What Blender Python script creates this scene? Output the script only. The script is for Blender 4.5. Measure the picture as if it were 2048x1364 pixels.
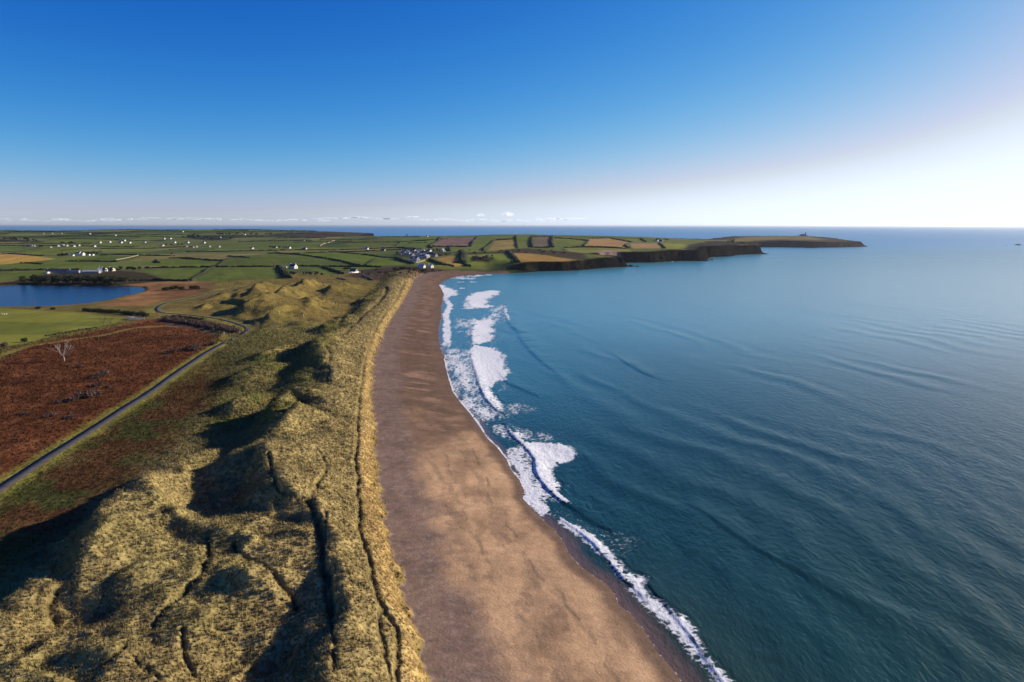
import bpy, math, random
import numpy as np
from mathutils import Vector

rng = np.random.default_rng(7)
random.seed(7)
S = bpy.context.scene
for o in list(bpy.data.objects):
    bpy.data.objects.remove(o)

# ------------------------------------------------------------------ camera, sky, sun, exposure
CAM_H = 80.0
F = 1365.0                       # focal length in photo pixels (2048 wide)
PITCH = math.atan(231.0 / F)     # horizon sits 231 px above the middle
cd = bpy.data.cameras.new('camera'); cam = bpy.data.objects.new('camera', cd)
S.collection.objects.link(cam); S.camera = cam
cam.location = (0, 0, CAM_H); cam.rotation_euler = (math.pi / 2 - PITCH, 0, 0)
cd.sensor_width = 36; cd.lens = 36 * F / 2048; cd.clip_start = 1; cd.clip_end = 200000

SUN_AZ, SUN_EL = math.radians(65), math.radians(20)      # azimuth clockwise from the view direction (+Y)
W = bpy.data.worlds.new('World'); S.world = W; W.use_nodes = True
wn = W.node_tree.nodes; wl = W.node_tree.links
sky = wn.new('ShaderNodeTexSky'); sky.sky_type = 'NISHITA'; sky.sun_disc = False
sky.sun_elevation = SUN_EL; sky.sun_rotation = SUN_AZ
sky.altitude = 3000; sky.air_density = 1.0; sky.dust_density = 4.5; sky.ozone_density = 3.0
EXPO = 0.6; SKY = 0.085 / 2 ** EXPO; SHOWN = 0.085
sp = wn.new('ShaderNodeSeparateColor'); cb = wn.new('ShaderNodeCombineColor'); wl.new(sky.outputs[0], sp.inputs[0])
chan = []
for i, (g, k) in enumerate(((2.95, 20.3), (1.78, 3.96), (1.35, 4.14))):      # film response of the photograph's sky, per channel
    pw = wn.new('ShaderNodeMath'); pw.operation = 'POWER'; pw.inputs[1].default_value = g; wl.new(sp.outputs[i], pw.inputs[0])
    def op(kind, x, v):
        nd = wn.new('ShaderNodeMath'); nd.operation = kind
        for j, q in enumerate((x, v)):
            if isinstance(q, (int, float)): nd.inputs[j].default_value = q
            else: wl.new(q, nd.inputs[j])
        return nd.outputs[0]
    v = op('MULTIPLY', pw.outputs[0], k * SHOWN ** g)                      # soft shoulder towards white
    sh = op('POWER', op('ADD', op('POWER', op('DIVIDE', v, 1.0), 1.4), 1.0), 1 / 1.4)
    chan.append(op('MULTIPLY', op('DIVIDE', v, sh), 1 / SHOWN))
def wmax(a, b, k):                                   # the pale band at the horizon stays neutral, never yellow or pink
    m1 = wn.new('ShaderNodeMath'); m1.operation = 'MULTIPLY'; m1.inputs[1].default_value = k; wl.new(b, m1.inputs[0])
    m2 = wn.new('ShaderNodeMath'); m2.operation = 'MAXIMUM'; wl.new(a, m2.inputs[0]); wl.new(m1.outputs[0], m2.inputs[1]); return m2.outputs[0]
gg = wmax(chan[1], chan[0], 1.12); bb = wmax(wmax(chan[2], chan[0], 1.30), gg, 1.10)
wl.new(chan[0], cb.inputs[0]); wl.new(gg, cb.inputs[1]); wl.new(bb, cb.inputs[2])
wl.new(cb.outputs[0], wn['Background'].inputs['Color'])
wn['Background'].inputs['Strength'].default_value = SKY

sl = bpy.data.lights.new('sun', 'SUN'); sun = bpy.data.objects.new('sun', sl)
S.collection.objects.link(sun)
sl.energy = 5.0; sl.angle = math.radians(0.5); sl.color = (1.0, 0.86, 0.68)
sd_ = Vector((math.sin(SUN_AZ) * math.cos(SUN_EL), math.cos(SUN_AZ) * math.cos(SUN_EL), math.sin(SUN_EL)))
sun.rotation_euler = sd_.to_track_quat('Z', 'Y').to_euler(); sun.location = sd_ * 500
S.view_settings.view_transform = 'Standard'; S.view_settings.look = 'None'
S.view_settings.gamma = 1.0; S.view_settings.exposure = EXPO
try: S.view_settings.use_curve_mapping = False
except Exception: pass

# ------------------------------------------------------------------ helpers: pixel -> direction, noise, polylines
CT, ST = math.cos(PITCH), math.sin(PITCH)
def ray(px, py):
    u = (np.asarray(px, float) - 1024) / F; v = (682 - np.asarray(py, float)) / F
    return u, CT + v * ST, -ST + v * CT
def at_z(px, py, z=0.0):                    # where the ray meets the level z
    a, b, c = ray(px, py); t = (z - CAM_H) / c
    return a * t, b * t
def at_Y(px, py, Y):                        # the point on the ray at ground distance Y
    a, b, c = ray(px, py); t = Y / b
    return a * t, Y, CAM_H + c * t
def zline(pts, z=0.0):
    return np.array([at_z(x, y, z) for x, y in pts])

def _h(ix, iy, s):
    n = (ix.astype(np.int64) * 374761393 + iy.astype(np.int64) * 668265263 + s * 974634777) & 0x7fffffff
    n = ((n ^ (n >> 13)) * 1274126177) & 0x7fffffff
    n = n ^ (n >> 16)
    return (n & 0xffff) / 65535.0
def vnoise(x, y, s=0):
    ix = np.floor(x); iy = np.floor(y); fx = x - ix; fy = y - iy
    fx = fx * fx * fx * (fx * (fx * 6 - 15) + 10); fy = fy * fy * fy * (fy * (fy * 6 - 15) + 10)
    a = _h(ix, iy, s); b = _h(ix + 1, iy, s); c = _h(ix, iy + 1, s); d = _h(ix + 1, iy + 1, s)
    return (a + (b - a) * fx) * (1 - fy) + (c + (d - c) * fx) * fy
def fbm(x, y, s=0, o=4):
    r = np.zeros_like(x); a = 0.5; t = 0
    for k in range(o):
        r += a * vnoise(x * 2 ** k + 13.7 * k, y * 2 ** k - 7.1 * k, s + k); t += a; a *= 0.5
    return r / t
def sstep(a, b, x):
    t = np.clip((x - a) / (b - a), 0, 1); return t * t * (3 - 2 * t)
def mix(a, b, t): return a + (b - a) * t

def seg_dist(X, Y, P, closed=False, vals=None):
    """distance to a polyline, side (+1 right of travel), interpolated value"""
    P = np.asarray(P, float); n = len(P); best = np.full(X.shape, 1e18); side = np.zeros(X.shape); val = np.zeros(X.shape)
    for i in range(n if closed else n - 1):
        ax, ay = P[i][:2]; bx, by = P[(i + 1) % n][:2]
        dx, dy = bx - ax, by - ay; L = dx * dx + dy * dy + 1e-9
        t = np.clip(((X - ax) * dx + (Y - ay) * dy) / L, 0, 1)
        ex = X - (ax + t * dx); ey = Y - (ay + t * dy); d = ex * ex + ey * ey
        m = d < best
        best = np.where(m, d, best)
        if vals is not None: val = np.where(m, vals[i] + (vals[(i + 1) % n] - vals[i]) * t, val)
        side = np.where(m, dy * (X - ax) - dx * (Y - ay), side)
    return np.sqrt(best), side, val
def inside(X, Y, P):
    P = np.asarray(P, float); n = len(P); c = np.zeros(X.shape, bool)
    for i in range(n):
        ax, ay = P[i]; bx, by = P[(i + 1) % n]
        if ay == by: continue
        c ^= ((ay > Y) != (by > Y)) & (X < (bx - ax) * (Y - ay) / (by - ay) + ax)
    return c
def sdf(X, Y, P, pad=1e9):
    """signed distance to polygon, positive inside; only within pad of its box"""
    P = np.asarray(P, float); r = np.full(X.shape, -1e9)
    m = (X > P[:, 0].min() - pad) & (X < P[:, 0].max() + pad) & (Y > P[:, 1].min() - pad) & (Y < P[:, 1].max() + pad)
    if not m.any(): return r
    d, _, _ = seg_dist(X[m], Y[m], P, True)
    r[m] = np.where(inside(X[m], Y[m], P), d, -d)
    return r
def ldist(X, Y, P, pad, vals=None):
    P = np.asarray(P, float)
    d = np.full(X.shape, 1e9); s = np.zeros(X.shape); v = np.zeros(X.shape)
    m = (X > P[:, 0].min() - pad) & (X < P[:, 0].max() + pad) & (Y > P[:, 1].min() - pad) & (Y < P[:, 1].max() + pad)
    if m.any():
        d[m], s[m], v[m] = seg_dist(X[m], Y[m], P, False, vals)
    return d, s, v

# ------------------------------------------------------------------ the coast
SHORE = [(1363,1364),(1347,1339),(1317,1307),(1301,1280),(1285,1256),(1267,1232),(1237,1208),(1229,1187),(1216,1171),(1189,1152),
 (1163,1136),(1136,1105),(1127,1084),(1109,1059),(1079,1034),(1064,1017),(1046,997),(1049,982),(1039,959),(1022,940),(1014,920),
 (992,892),(975,877),(955,847),(940,827),(921,805),(905,783),(896,754),(892,737),(888,719),(889,712),(883,704),(878,684),(877,653),
 (882,636),(881,620),(885,600),(887,587),(878,570),(883,565),(894,559),(912,553),(945,549),(978,546),(1013,544)]
CLIFF = [(1054,544),(1080,542.5),(1105,542),(1130,541.5),(1155,540.5),(1181,538),(1200,536.5),(1219,535),(1240,534),(1257,533),(1250,531),(1232,528.5),(1206,527),(1215,526),
 (1237,525),(1270,525),(1303,525),(1335,523),(1367,521.5),(1402,522),(1412,519),(1418,514.5),(1440,513.5),(1456,513),(1476,509.5),(1505,508.5),(1532,508),(1505,506.5),
 (1476,506),(1496,505),(1492,500),(1494,496),(1519,494.5),(1560,494.5),(1595,495),(1630,495.3),(1672,495),(1710,494),(1735,493)]
shore_w = zline(SHORE); cliff_w = zline(CLIFF)
coast = [(120,-260),(95,-120),(68,0),(50,55)] + [tuple(p) for p in shore_w] + [tuple(p) for p in cliff_w]
coast += [(1300,2700),(1180,2950),(950,2980),(760,2750),(620,2700),(420,2850),(100,2950),(-200,2900),(-420,2850),(-620,2950),(-700,3300),
          (-720,3650),(-950,3900),(-1300,4600),(-2000,5200),(-2900,5300),(-3600,4900),(-4200,5300),(-7500,5600),(-7500,-260)]
coast = np.array(coast)

# base relief of the land: heights from points read off the photograph (px, py, distance)
CP = [(1060,527,1185),(900,531,1200),(930,515,1350),(1000,506,1450),(1000,497,1620),(900,473.5,2400),(1100,471.5,2500),(1200,500,1600),
 (1160,524,1260),(1330,503,1540),(1250,473,2300),(1400,480,2000),(1380,497,1650),(1450,484,2000),(1480,492,1950),(1590,473,2720),
 (1540,477,2700),(1500,484,2640),(1640,473.8,2720),(1670,477,2690),(1700,482,2650),(1722,488.5,2590),(1560,474,2740),(1600,471.8,2760),(1610,478,2640),(1560,481,2600),(1660,484,2580),(700,540,1150),(600,560,935),(450,562,925),(570,535,1200),(700,530,1250),
 (450,514,1550),(700,503,1750),(450,500,1900),(700,481,2300),(550,473,2700),(740,475.5,2550),(450,490,2150),(300,480,2500),
 (300,465.5,3300),(100,463,3700),(0,460.5,4200),(450,463,3500),(640,463.5,3450),(560,465,3500),(730,472,3350),(150,500,1900),(150,520,1450),(0,540,1150),
 (0,520,1450),(0,490,2200),(-300,460,4200),(-300,500,1900),(-300,540,1150),(850,505,1550),(800,500,1700),(800,475,2450),(850,490,1900),
 (30,461.5,4400),(200,461.5,3900),(380,459.5,4300),(180,470,3000),(420,473,2900)]
cp = np.array([at_Y(*c) for c in CP])
extra = [(-300,100,6),(-100,100,5),(-60,300,5),(-150,300,5),(-300,300,8),(-500,300,9),(-200,450,5),(-380,560,9),(-600,600,7),(-350,480,7),(-200,650,4.5),(-300,760,4),(-500,760,3),
         (-650,900,4),(-900,600,6),(-1400,900,5),(-2500,2000,15),(-5000,3000,40),(-250,900,4.5),(-100,500,5),(-100,700,5),(-120,900,5),(0,1000,4),(-2500,5600,10),(-5000,5600,20)]
cp = np.vstack([cp, np.array(extra, float)])
def rbf_fit(P):
    d = np.hypot(P[:, None, 0] - P[None, :, 0], P[:, None, 1] - P[None, :, 1])
    n = len(P); A = np.zeros((n + 1, n + 1)); A[:n, :n] = d - np.eye(n) * 15; A[:n, n] = 1; A[n, :n] = 1
    return np.linalg.solve(A, np.append(P[:, 2], 0))
CW = rbf_fit(cp)
def base_h(X, Y):
    r = np.full(X.shape, CW[-1])
    for (px, py, _), w in zip(cp, CW[:-1]): r += w * np.hypot(X - px, Y - py)
    return r

# beach and dune reference lines as X(Y)
TOE = [(861,1364),(843,1288),(819,1199),(808,1146),(783,1093),(772,1040),(758,969),(755,880),(754,865),(746,811),(746,757),(750,716),(760,689),
       (773,659),(787,632),(803,608),(819,581),(830,556),(838,552)]
P1 = [(796,1364),(794,1270),(787,1238),(762,1213),(755,1192),(746,1157),(735,1100),(716,1064),(721,1029),(714,993),(716,958),(710,926),(714,880),
      (716,865),(714,838),(719,811),(718,789),(724,765),(728,727),(738,695),(746,665),(760,643),(771,624),(787,608),(800,586),(803,575),(811,562),(818,553)]
toe_w = zline(TOE, 3.5); p1_w = zline(P1, 8.5)
def along(line):
    o = np.argsort(line[:, 1]); return line[o, 1], line[o, 0]
tY, tX = along(toe_w); pY, pX = along(p1_w)
sY, sX = along(shore_w)
tY = np.concatenate([[-260, 0], tY]); tX = np.concatenate([[70, 30], tX])
pY = np.concatenate([[-260, 0], pY]); pX = np.concatenate([[60, 20], pX])
pX = np.minimum(pX, np.interp(pY, tY, tX) - 5.0)

LAKE = zline([(-420,576),(-100,573),(0,572),(60,569),(130,571),(235,572),(285,574.5),(290,580),(282,585),(250,592),(215,602),(165,613),(100,618),(0,620),(-200,622),(-420,622)], 3.0)
ROAD_PX = [(-160,1090),(-60,1022),(0,978),(100,913),(200,851),(300,785),(380,727),(440,690),(478,673),(494,664),(496,657),(486,651),(455,642),(400,634),(350,630.5),(322,628),(313,623),(316,616),
           (330,608),(355,602),(385,593),(430,582),(500,572)]
road_w = zline(ROAD_PX, 5.0)
def smooth_line(P, n=2):
    P = np.asarray(P, float)
    for _ in range(n):
        Q = [P[0]]
        for a, b in zip(P[:-1], P[1:]): Q += [a * .75 + b * .25, a * .25 + b * .75]
        Q.append(P[-1]); P = np.array(Q)
    return P
road_w = smooth_line(road_w, 2)

# dune ridges: photo points of the crest with an assumed crest level, amplitude above the dune base, width left / right (m)
RIDGES = [
 ([(455,925,4),(490,908,6),(520,901,7),(542,912,7),(548,945,6.8),(556,975,6.4),(585,992,4.5),(625,1003,3)], 14, 8, 17),
 ([(420,900,3),(350,928,4),(300,985,4.5),(300,1015,4.5),(340,1050,4),(430,1078,2.5)], 10, 6, 9),
 ([(270,975,5),(205,1040,6.5),(172,1100,6),(160,1150,4.5),(150,1190,2)], 12, 6, 15),
 ([(60,1190,4),(20,1240,4.5),(-60,1290,5)], 10, 7, 12),
 ([(640,1010,2.5),(664,1080,3),(682,1150,3),(690,1220,3.2),(672,1290,3.4),(668,1364,3.4),(650,1500,3)], 12, 4.5, 12),
 ([(655,803,4),(610,793,6.5),(575,797,7.2),(556,820,7),(560,850,5),(520,885,3.5),(480,905,2)], 13, 8, 18),
 ([(600,835,6),(570,865,5),(535,880,3)], 12, 5, 10),
 ([(700,655,4),(655,683,6),(632,697,6.5),(645,725,4.5),(665,752,3.5)], 12, 8, 17),
 ([(600,690,4),(560,700,3.5),(520,712,3)], 9, 8, 9),
 ([(545,735,4),(500,742,4),(450,760,3)], 9, 8, 12),
 ([(500,790,3.5),(470,805,3.5)], 9, 5, 9),
 ([(420,775,3),(395,790,3)], 8, 5, 9),
 ([(690,640,4),(650,650,3.5)], 10, 7, 11),
 ([(575,588,6),(560,604,7),(535,612,5)], 10, 10, 18),
 ([(520,578,6),(505,592,6)], 10, 10, 18),
 ([(628,568,6),(600,576,7),(575,581,4)], 11, 10, 20),
 ([(715,571,4),(690,573,6.5),(660,576,5)], 11, 10, 20),
 ([(620,622,5),(590,628,5),(540,634,4)], 9, 8, 15),
 ([(530,612,5),(490,622,4)], 9, 8, 14),
 ([(645,606,3),(620,610,3)], 9, 7, 14),
 ([(470,1165,2.5),(500,1175,2.5)], 10, 6, 8),
 ([(180,1310,3),(240,1330,3)], 10, 7, 9),
 ([(310,1140,2.0),(260,1170,2.0)], 11, 8, 10),
]
RW = []
for pts, z, wl_, wr_ in RIDGES:
    P = np.array([at_z(x, y, z) for x, y, a in pts]); A = [a for x, y, a in pts]
    RW.append((P, A, wl_, wr_))
HOLLOWS = [((430,1030),6,-4.0,9,12),((520,1320),8,-5.0,9,11),((110,1160),7,-3.5,7,8),((170,1250),8,-2.5,8,5),((600,1200),8,-2.0,4,8),((500,850),5,-2.5,8,14)]
HW = [(at_z(px, py, z), a, rx, ry) for (px, py), z, a, rx, ry in HOLLOWS]

def dune_zone(X, Y):
    """1 inside the dune belt, 0 on the beach and on the heath behind"""
    xt = np.interp(Y, tY, tX)
    wid = np.interp(Y, [0, 120, 200, 300, 420, 600, 900, 1100], [85, 80, 62, 62, 90, 170, 260, 330])
    n = (fbm(X / 30, Y / 30, 5) - .5) * 14
    xt = xt + (fbm(X / 3.5, Y / 3.5, 71, 2) - .5) * 4.0
    return sstep(0, 3, xt - X) * (1 - sstep(-10, 18, xt - X - wid + n)) * (1 - sstep(1040, 1120, Y + n))

def terrain(X, Y, sd=None, grooves=True):
    X = np.asarray(X, float); Y = np.asarray(Y, float)
    if sd is None: sd = sdf(X, Y, coast)
    b = base_h(X, Y)
    far = sstep(900, 1500, Y)
    b = b + (fbm(X / 420, Y / 420, 3, 3) - .5) * 20 * far * sstep(20, 260, sd) + (fbm(X / 60, Y / 60, 9, 3) - .5) * 1.6 * (1 - far)
    xt = np.interp(Y, tY, tX); xp = np.interp(Y, pY, pX); xs = np.interp(Y, np.concatenate([[-260, 0, 55], sY]), np.concatenate([[120, 68, 50], sX]))
    # sandy beach, sloping under the water
    bw = np.clip(xs - xt, 12, 400)
    beach = np.where(sd > 0, 3.6 * np.clip(sd / bw, 0, 1.6) ** 0.85, 0.035 * sd)
    # cliffs round the headland
    rough = fbm(X / 45, Y / 45, 21, 4)
    cw = 6 + 16 * rough
    sdc = sd + (fbm(X / 38, Y / 38, 23, 3) - .5) * 30 * sstep(0, 12, sd) + (fbm(X / 11, Y / 11, 27, 2) - .5) * 9 * sstep(0, 6, sd)
    cl = np.clip((sdc + 1.5) / cw, 0, 1)
    cliffz = np.where(sd > -6, b * (0.12 * sstep(0, .25, cl) + 0.88 * sstep(.12, 1, cl)) + (fbm(X / 9, Y / 9, 31, 3) - .5) * 11 * (1 - cl * .8) * sstep(-6, 6, sd) * (1 - sstep(20, 60, sd)), 0.2 * sd)
    # the sandy shore in front, the cliffed one beyond the end of the beach
    cliffy = sstep(-40, 60, X - (-10)) * sstep(1090, 1180, Y) + sstep(1700, 1900, Y)
    cliffy = np.clip(cliffy, 0, 1)
    inl = sstep(0, 40, xt - X)
    toend = sstep(1085, 1135, Y)                          # the beach turns east at its far end
    sandz = np.where(Y < 1150, mix(beach, b, inl), b)
    sandz = mix(sandz, np.minimum(b, 0.5 + 0.05 * np.maximum(sd, -60)), toend * (1 - cliffy) * (1 - sstep(60, 95, sd)))
    # dune belt
    dz = dune_zone(X, Y)
    r = np.zeros_like(X); m = dz > 0.001
    m |= (X < xt + 5) & (X > xt - 200) & (Y < 1120)
    if m.any():
        x = X[m]; y = Y[m]; e = xt[m] - x; q = np.clip(xt[m] - xp[m], 3, 60)
        h = 4.6 * sstep(0, 1, e / q) + 1.4 * sstep(0, 1, (e - q) / 14)
        pw = np.interp(y, [0, 110, 165, 190, 210, 300, 420, 520, 1100], [80, 76, 66, 50, 32, 32, 30, 26, 30]); back = sstep(pw - 4, pw + 16, e)
        h *= 1 - .86 * back
        warp = (fbm(x / 11, y / 11, 61, 3) - .5) * 5; warp2 = (fbm(x / 11, y / 11, 67, 3) - .5) * 5
        for P, A, wl_, wr_ in RW:
            d, s, v = ldist(x + warp, y + warp2, P, 45, A)
            if (d < 45).any():
                right = np.hypot(0, 0)
                # which side faces the sea (+X)
                t = np.zeros_like(x); 
                cx = np.interp(y, *along(P)) if np.ptp(P[:, 1]) > 6 else np.full_like(y, P[:, 0].mean())
                k = sstep(-4, 4, x + warp - cx)
                w = mix(wl_, wr_, k)
                pk = np.exp(-((d * d + .6) ** .5 / w) ** 1.25); kf = np.where(y > 470, 1.25, 1.0)
                h = np.maximum(h, h * .55 + (v * kf + 2.2) * pk)
        h += (fbm(x / 26, y / 26, 41, 3) - .5) * mix(3.0, 2.2, back) * sstep(8, 26, e)
        rn = 1 - np.abs(2 * fbm(x / 17, y / 17, 53, 3) - 1); h += (rn ** 3 - .5) * 1.5 * sstep(14, 30, e) * (1 - back)
        h += (fbm(x / 7, y / 7, 43, 3) - .5) * mix(1.5, .7, back) * sstep(3, 12, e)
        h += (fbm(x / 14, y / 1.9, 47, 2) - .5) * 1.1 * sstep(2, 6, e) * (1 - sstep(22, 40, e))      # runnels down the seaward face
        rdd, _, _ = ldist(x, y, road_w, 60); hm = sstep(470, 540, y) * sstep(24, 44, e) * (1 - sstep(800, 870, y)) * sstep(14, 42, np.minimum(rdd, 60)); h += hm * (5.5 * sstep(.50, .68, fbm(x / 42, y / 60, 57, 3)) + 2.2 * (fbm(x / 15, y / 19, 59, 3) - .5))
        for (hx, hy), a, rx, ry in HW:
            h += a * np.exp(-((x - hx) / rx) ** 2 - ((y - hy) / ry) ** 2)
        r[m] = np.maximum(h, -2.5)
    dune = np.maximum(sandz, 0) * 0 + mix(beach, np.minimum(b, 5.5), sstep(0, 25, xt - X)) + r
    z = mix(sandz, dune, dz)
    z = mix(z, cliffz, cliffy)
    # lake basin
    lk = sdf(X, Y, LAKE, 60)
    z = np.where(lk > -60, mix(np.maximum(z, 3.0 + 0.02 * np.maximum(-lk, 0)), 1.8, sstep(-6, 4, lk)), z)
    # road bed
    d, s, v = ldist(X, Y, road_w, 14)
    z = np.where(d < 12, mix(z, np.minimum(b, 6.2), 1 - sstep(4, 11, d)), z)
    z = np.where(sd < -30, np.minimum(z, -1.2), z)
    return z

TERR = [terrain]
def ground_many(pts, n=320):
    """march the rays of photo pixels to the terrain"""
    a, b, c = (np.asarray(v, float)[:, None] + np.zeros((len(pts), 1)) for v in ray([p[0] for p in pts], [p[1] for p in pts]))
    Y0 = np.minimum(np.where(c < -1e-4, -CAM_H / np.minimum(c, -1e-4) * b, 6000.0), 5600.0)
    f = np.linspace(0, 1, n)[None]; lo = np.maximum(.12 * Y0, 63); Ys = lo * (Y0 * 1.01 / lo) ** f; t = Ys / b; Xs = a * t; Zs = CAM_H + c * t
    zt = np.maximum(TERR[0](Xs.ravel(), Ys.ravel()).reshape(Xs.shape), 0.0); hit = Zs <= zt
    out = []
    for i in range(len(pts)):
        k = int(np.argmax(hit[i])) if hit[i].any() else n - 1
        k = max(k, 1)
        g0 = Zs[i, k - 1] - zt[i, k - 1]; g1 = Zs[i, k] - zt[i, k]; w = min(max(g0 / (g0 - g1 + 1e-9), 0), 1)
        out.append(tuple(float(mix(q[i, k - 1], q[i, k], w)) for q in (Xs, Ys, zt)))
    return out
def G(px, py): return ground_many([(px, py)])[0]
def gline(pts): return np.array(ground_many(pts))[:, :2]
# ------------------------------------------------------------------ materials
def new_mat(name, rough=0.9, spec=0.2):
    m = bpy.data.materials.new(name); m.use_nodes = True
    p = m.node_tree.nodes['Principled BSDF']
    p.inputs['Roughness'].default_value = rough; p.inputs['Specular IOR Level'].default_value = spec
    return m, m.node_tree.nodes, m.node_tree.links, p
def ground_mat(name, scales, amount, bump, bscale, stretch=(1, 1, 1), spec=0.03, rough=0.95):
    """colour attribute broken up by world-scale noise; relief by bump"""
    m, n, l, p = new_mat(name, rough, spec)
    at = n.new('ShaderNodeAttribute'); at.attribute_name = 'Col'
    tc = n.new('ShaderNodeTexCoord'); mp = n.new('ShaderNodeMapping'); mp.inputs['Scale'].default_value = stretch
    l.new(tc.outputs['Object'], mp.inputs['Vector'])
    col = at.outputs['Color']
    for i, s in enumerate(scales):
        nz = n.new('ShaderNodeTexNoise'); nz.inputs['Scale'].default_value = s; nz.inputs['Detail'].default_value = 5
        nz.inputs['Roughness'].default_value = 0.62
        l.new(mp.outputs[0], nz.inputs['Vector'])
        mr = n.new('ShaderNodeMapRange'); mr.inputs[1].default_value = 0.3; mr.inputs[2].default_value = 0.7
        mr.inputs[3].default_value = 1 - amount; mr.inputs[4].default_value = 1 + amount
        l.new(nz.outputs['Fac'], mr.inputs[0])
        mx = n.new('ShaderNodeMix'); mx.data_type = 'RGBA'; mx.blend_type = 'MULTIPLY'; mx.inputs[0].default_value = 1
        l.new(col, mx.inputs[6]); l.new(mr.outputs[0], mx.inputs[7]); col = mx.outputs[2]
    l.new(col, p.inputs['Base Color'])
    if bump:
        nz = n.new('ShaderNodeTexNoise'); nz.inputs['Scale'].default_value = bscale; nz.inputs['Detail'].default_value = 4
        l.new(mp.outputs[0], nz.inputs['Vector'])
        bp = n.new('ShaderNodeBump'); bp.inputs['Strength'].default_value = 1; bp.inputs['Distance'].default_value = bump
        l.new(nz.outputs['Fac'], bp.inputs['Height']); l.new(bp.outputs[0], p.inputs['Normal'])
    return m
M = {}
M['sand'] = ground_mat('sand', (2.6, 0.45, 0.1), 0.17, 0.12, 1.6)
M['dune'] = ground_mat('dune_turf', (0.9, 0.15), 0.35, 0.5, 0.9)
M['heath'] = ground_mat('heath_bracken', (0.7, 0.1, 0.03), 0.3, 0.6, 0.55)
M['field'] = ground_mat('field_grass', (0.12, 0.02), 0.14, 0.25, 0.25, (1, .45, 1))
M['plough'] = ground_mat('ploughed_soil', (0.12, 0.03), 0.18, 0.4, 0.3, (1.6, .25, 1))
M['rock'] = ground_mat('cliff_rock', (0.25, 0.05), 0.4, 2.0, 0.12, (1, 1, 2.2), 0.0)
def flat_mat(key, col, rough=0.8, spec=0.3, noise=0.0, ns=1.0):
    m, n, l, p = new_mat(key, rough, spec)
    if noise:
        tc = n.new('ShaderNodeTexCoord'); nz = n.new('ShaderNodeTexNoise'); nz.inputs['Scale'].default_value = ns; nz.inputs['Detail'].default_value = 4
        l.new(tc.outputs['Object'], nz.inputs['Vector'])
        cr = n.new('ShaderNodeValToRGB'); cr.color_ramp.elements[0].position = .3; cr.color_ramp.elements[1].position = .7
        cr.color_ramp.elements[0].color = (*[c * (1 - noise) for c in col], 1); cr.color_ramp.elements[1].color = (*[min(1, c * (1 + noise)) for c in col], 1)
        l.new(nz.outputs['Fac'], cr.inputs[0]); l.new(cr.outputs[0], p.inputs['Base Color'])
    else: p.inputs['Base Color'].default_value = (*col, 1)
    M[key] = m; return m

def make_mesh(name, verts, quads, mat, attrs=None, normals=None, smooth=True):
    me = bpy.data.meshes.new(name)
    verts = np.asarray(verts, np.float32); quads = np.asarray(quads, np.int32)
    k = quads.shape[1]
    me.vertices.add(len(verts)); me.vertices.foreach_set('co', verts.ravel())
    me.loops.add(quads.size); me.loops.foreach_set('vertex_index', quads.ravel())
    me.polygons.add(len(quads)); me.polygons.foreach_set('loop_start', np.arange(0, quads.size, k, dtype=np.int32))
    if smooth: me.polygons.foreach_set('use_smooth', np.ones(len(quads), bool))
    me.update(calc_edges=True)
    for an, (kind, data) in (attrs or {}).items():
        a = me.attributes.new(an, kind, 'POINT')
        if kind == 'FLOAT_COLOR':
            d = np.ones((len(verts), 4), np.float32); d[:, :3] = data; a.data.foreach_set('color', d.ravel())
        else: a.data.foreach_set('value', np.asarray(data, np.float32))
    if normals is not None: me.normals_split_custom_set_from_vertices(np.asarray(normals, np.float32))
    if mat: me.materials.append(mat)
    return me
def link(name, me, parent=None):
    o = bpy.data.objects.new(name, me); S.collection.objects.link(o)
    if parent: o.parent = parent
    return o
def tag(o, label=None, cat=None, group=None, kind=None):
    if label: o['label'] = label
    if cat: o['category'] = cat
    if group: o['group'] = group
    if kind: o['kind'] = kind
    return o

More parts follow.
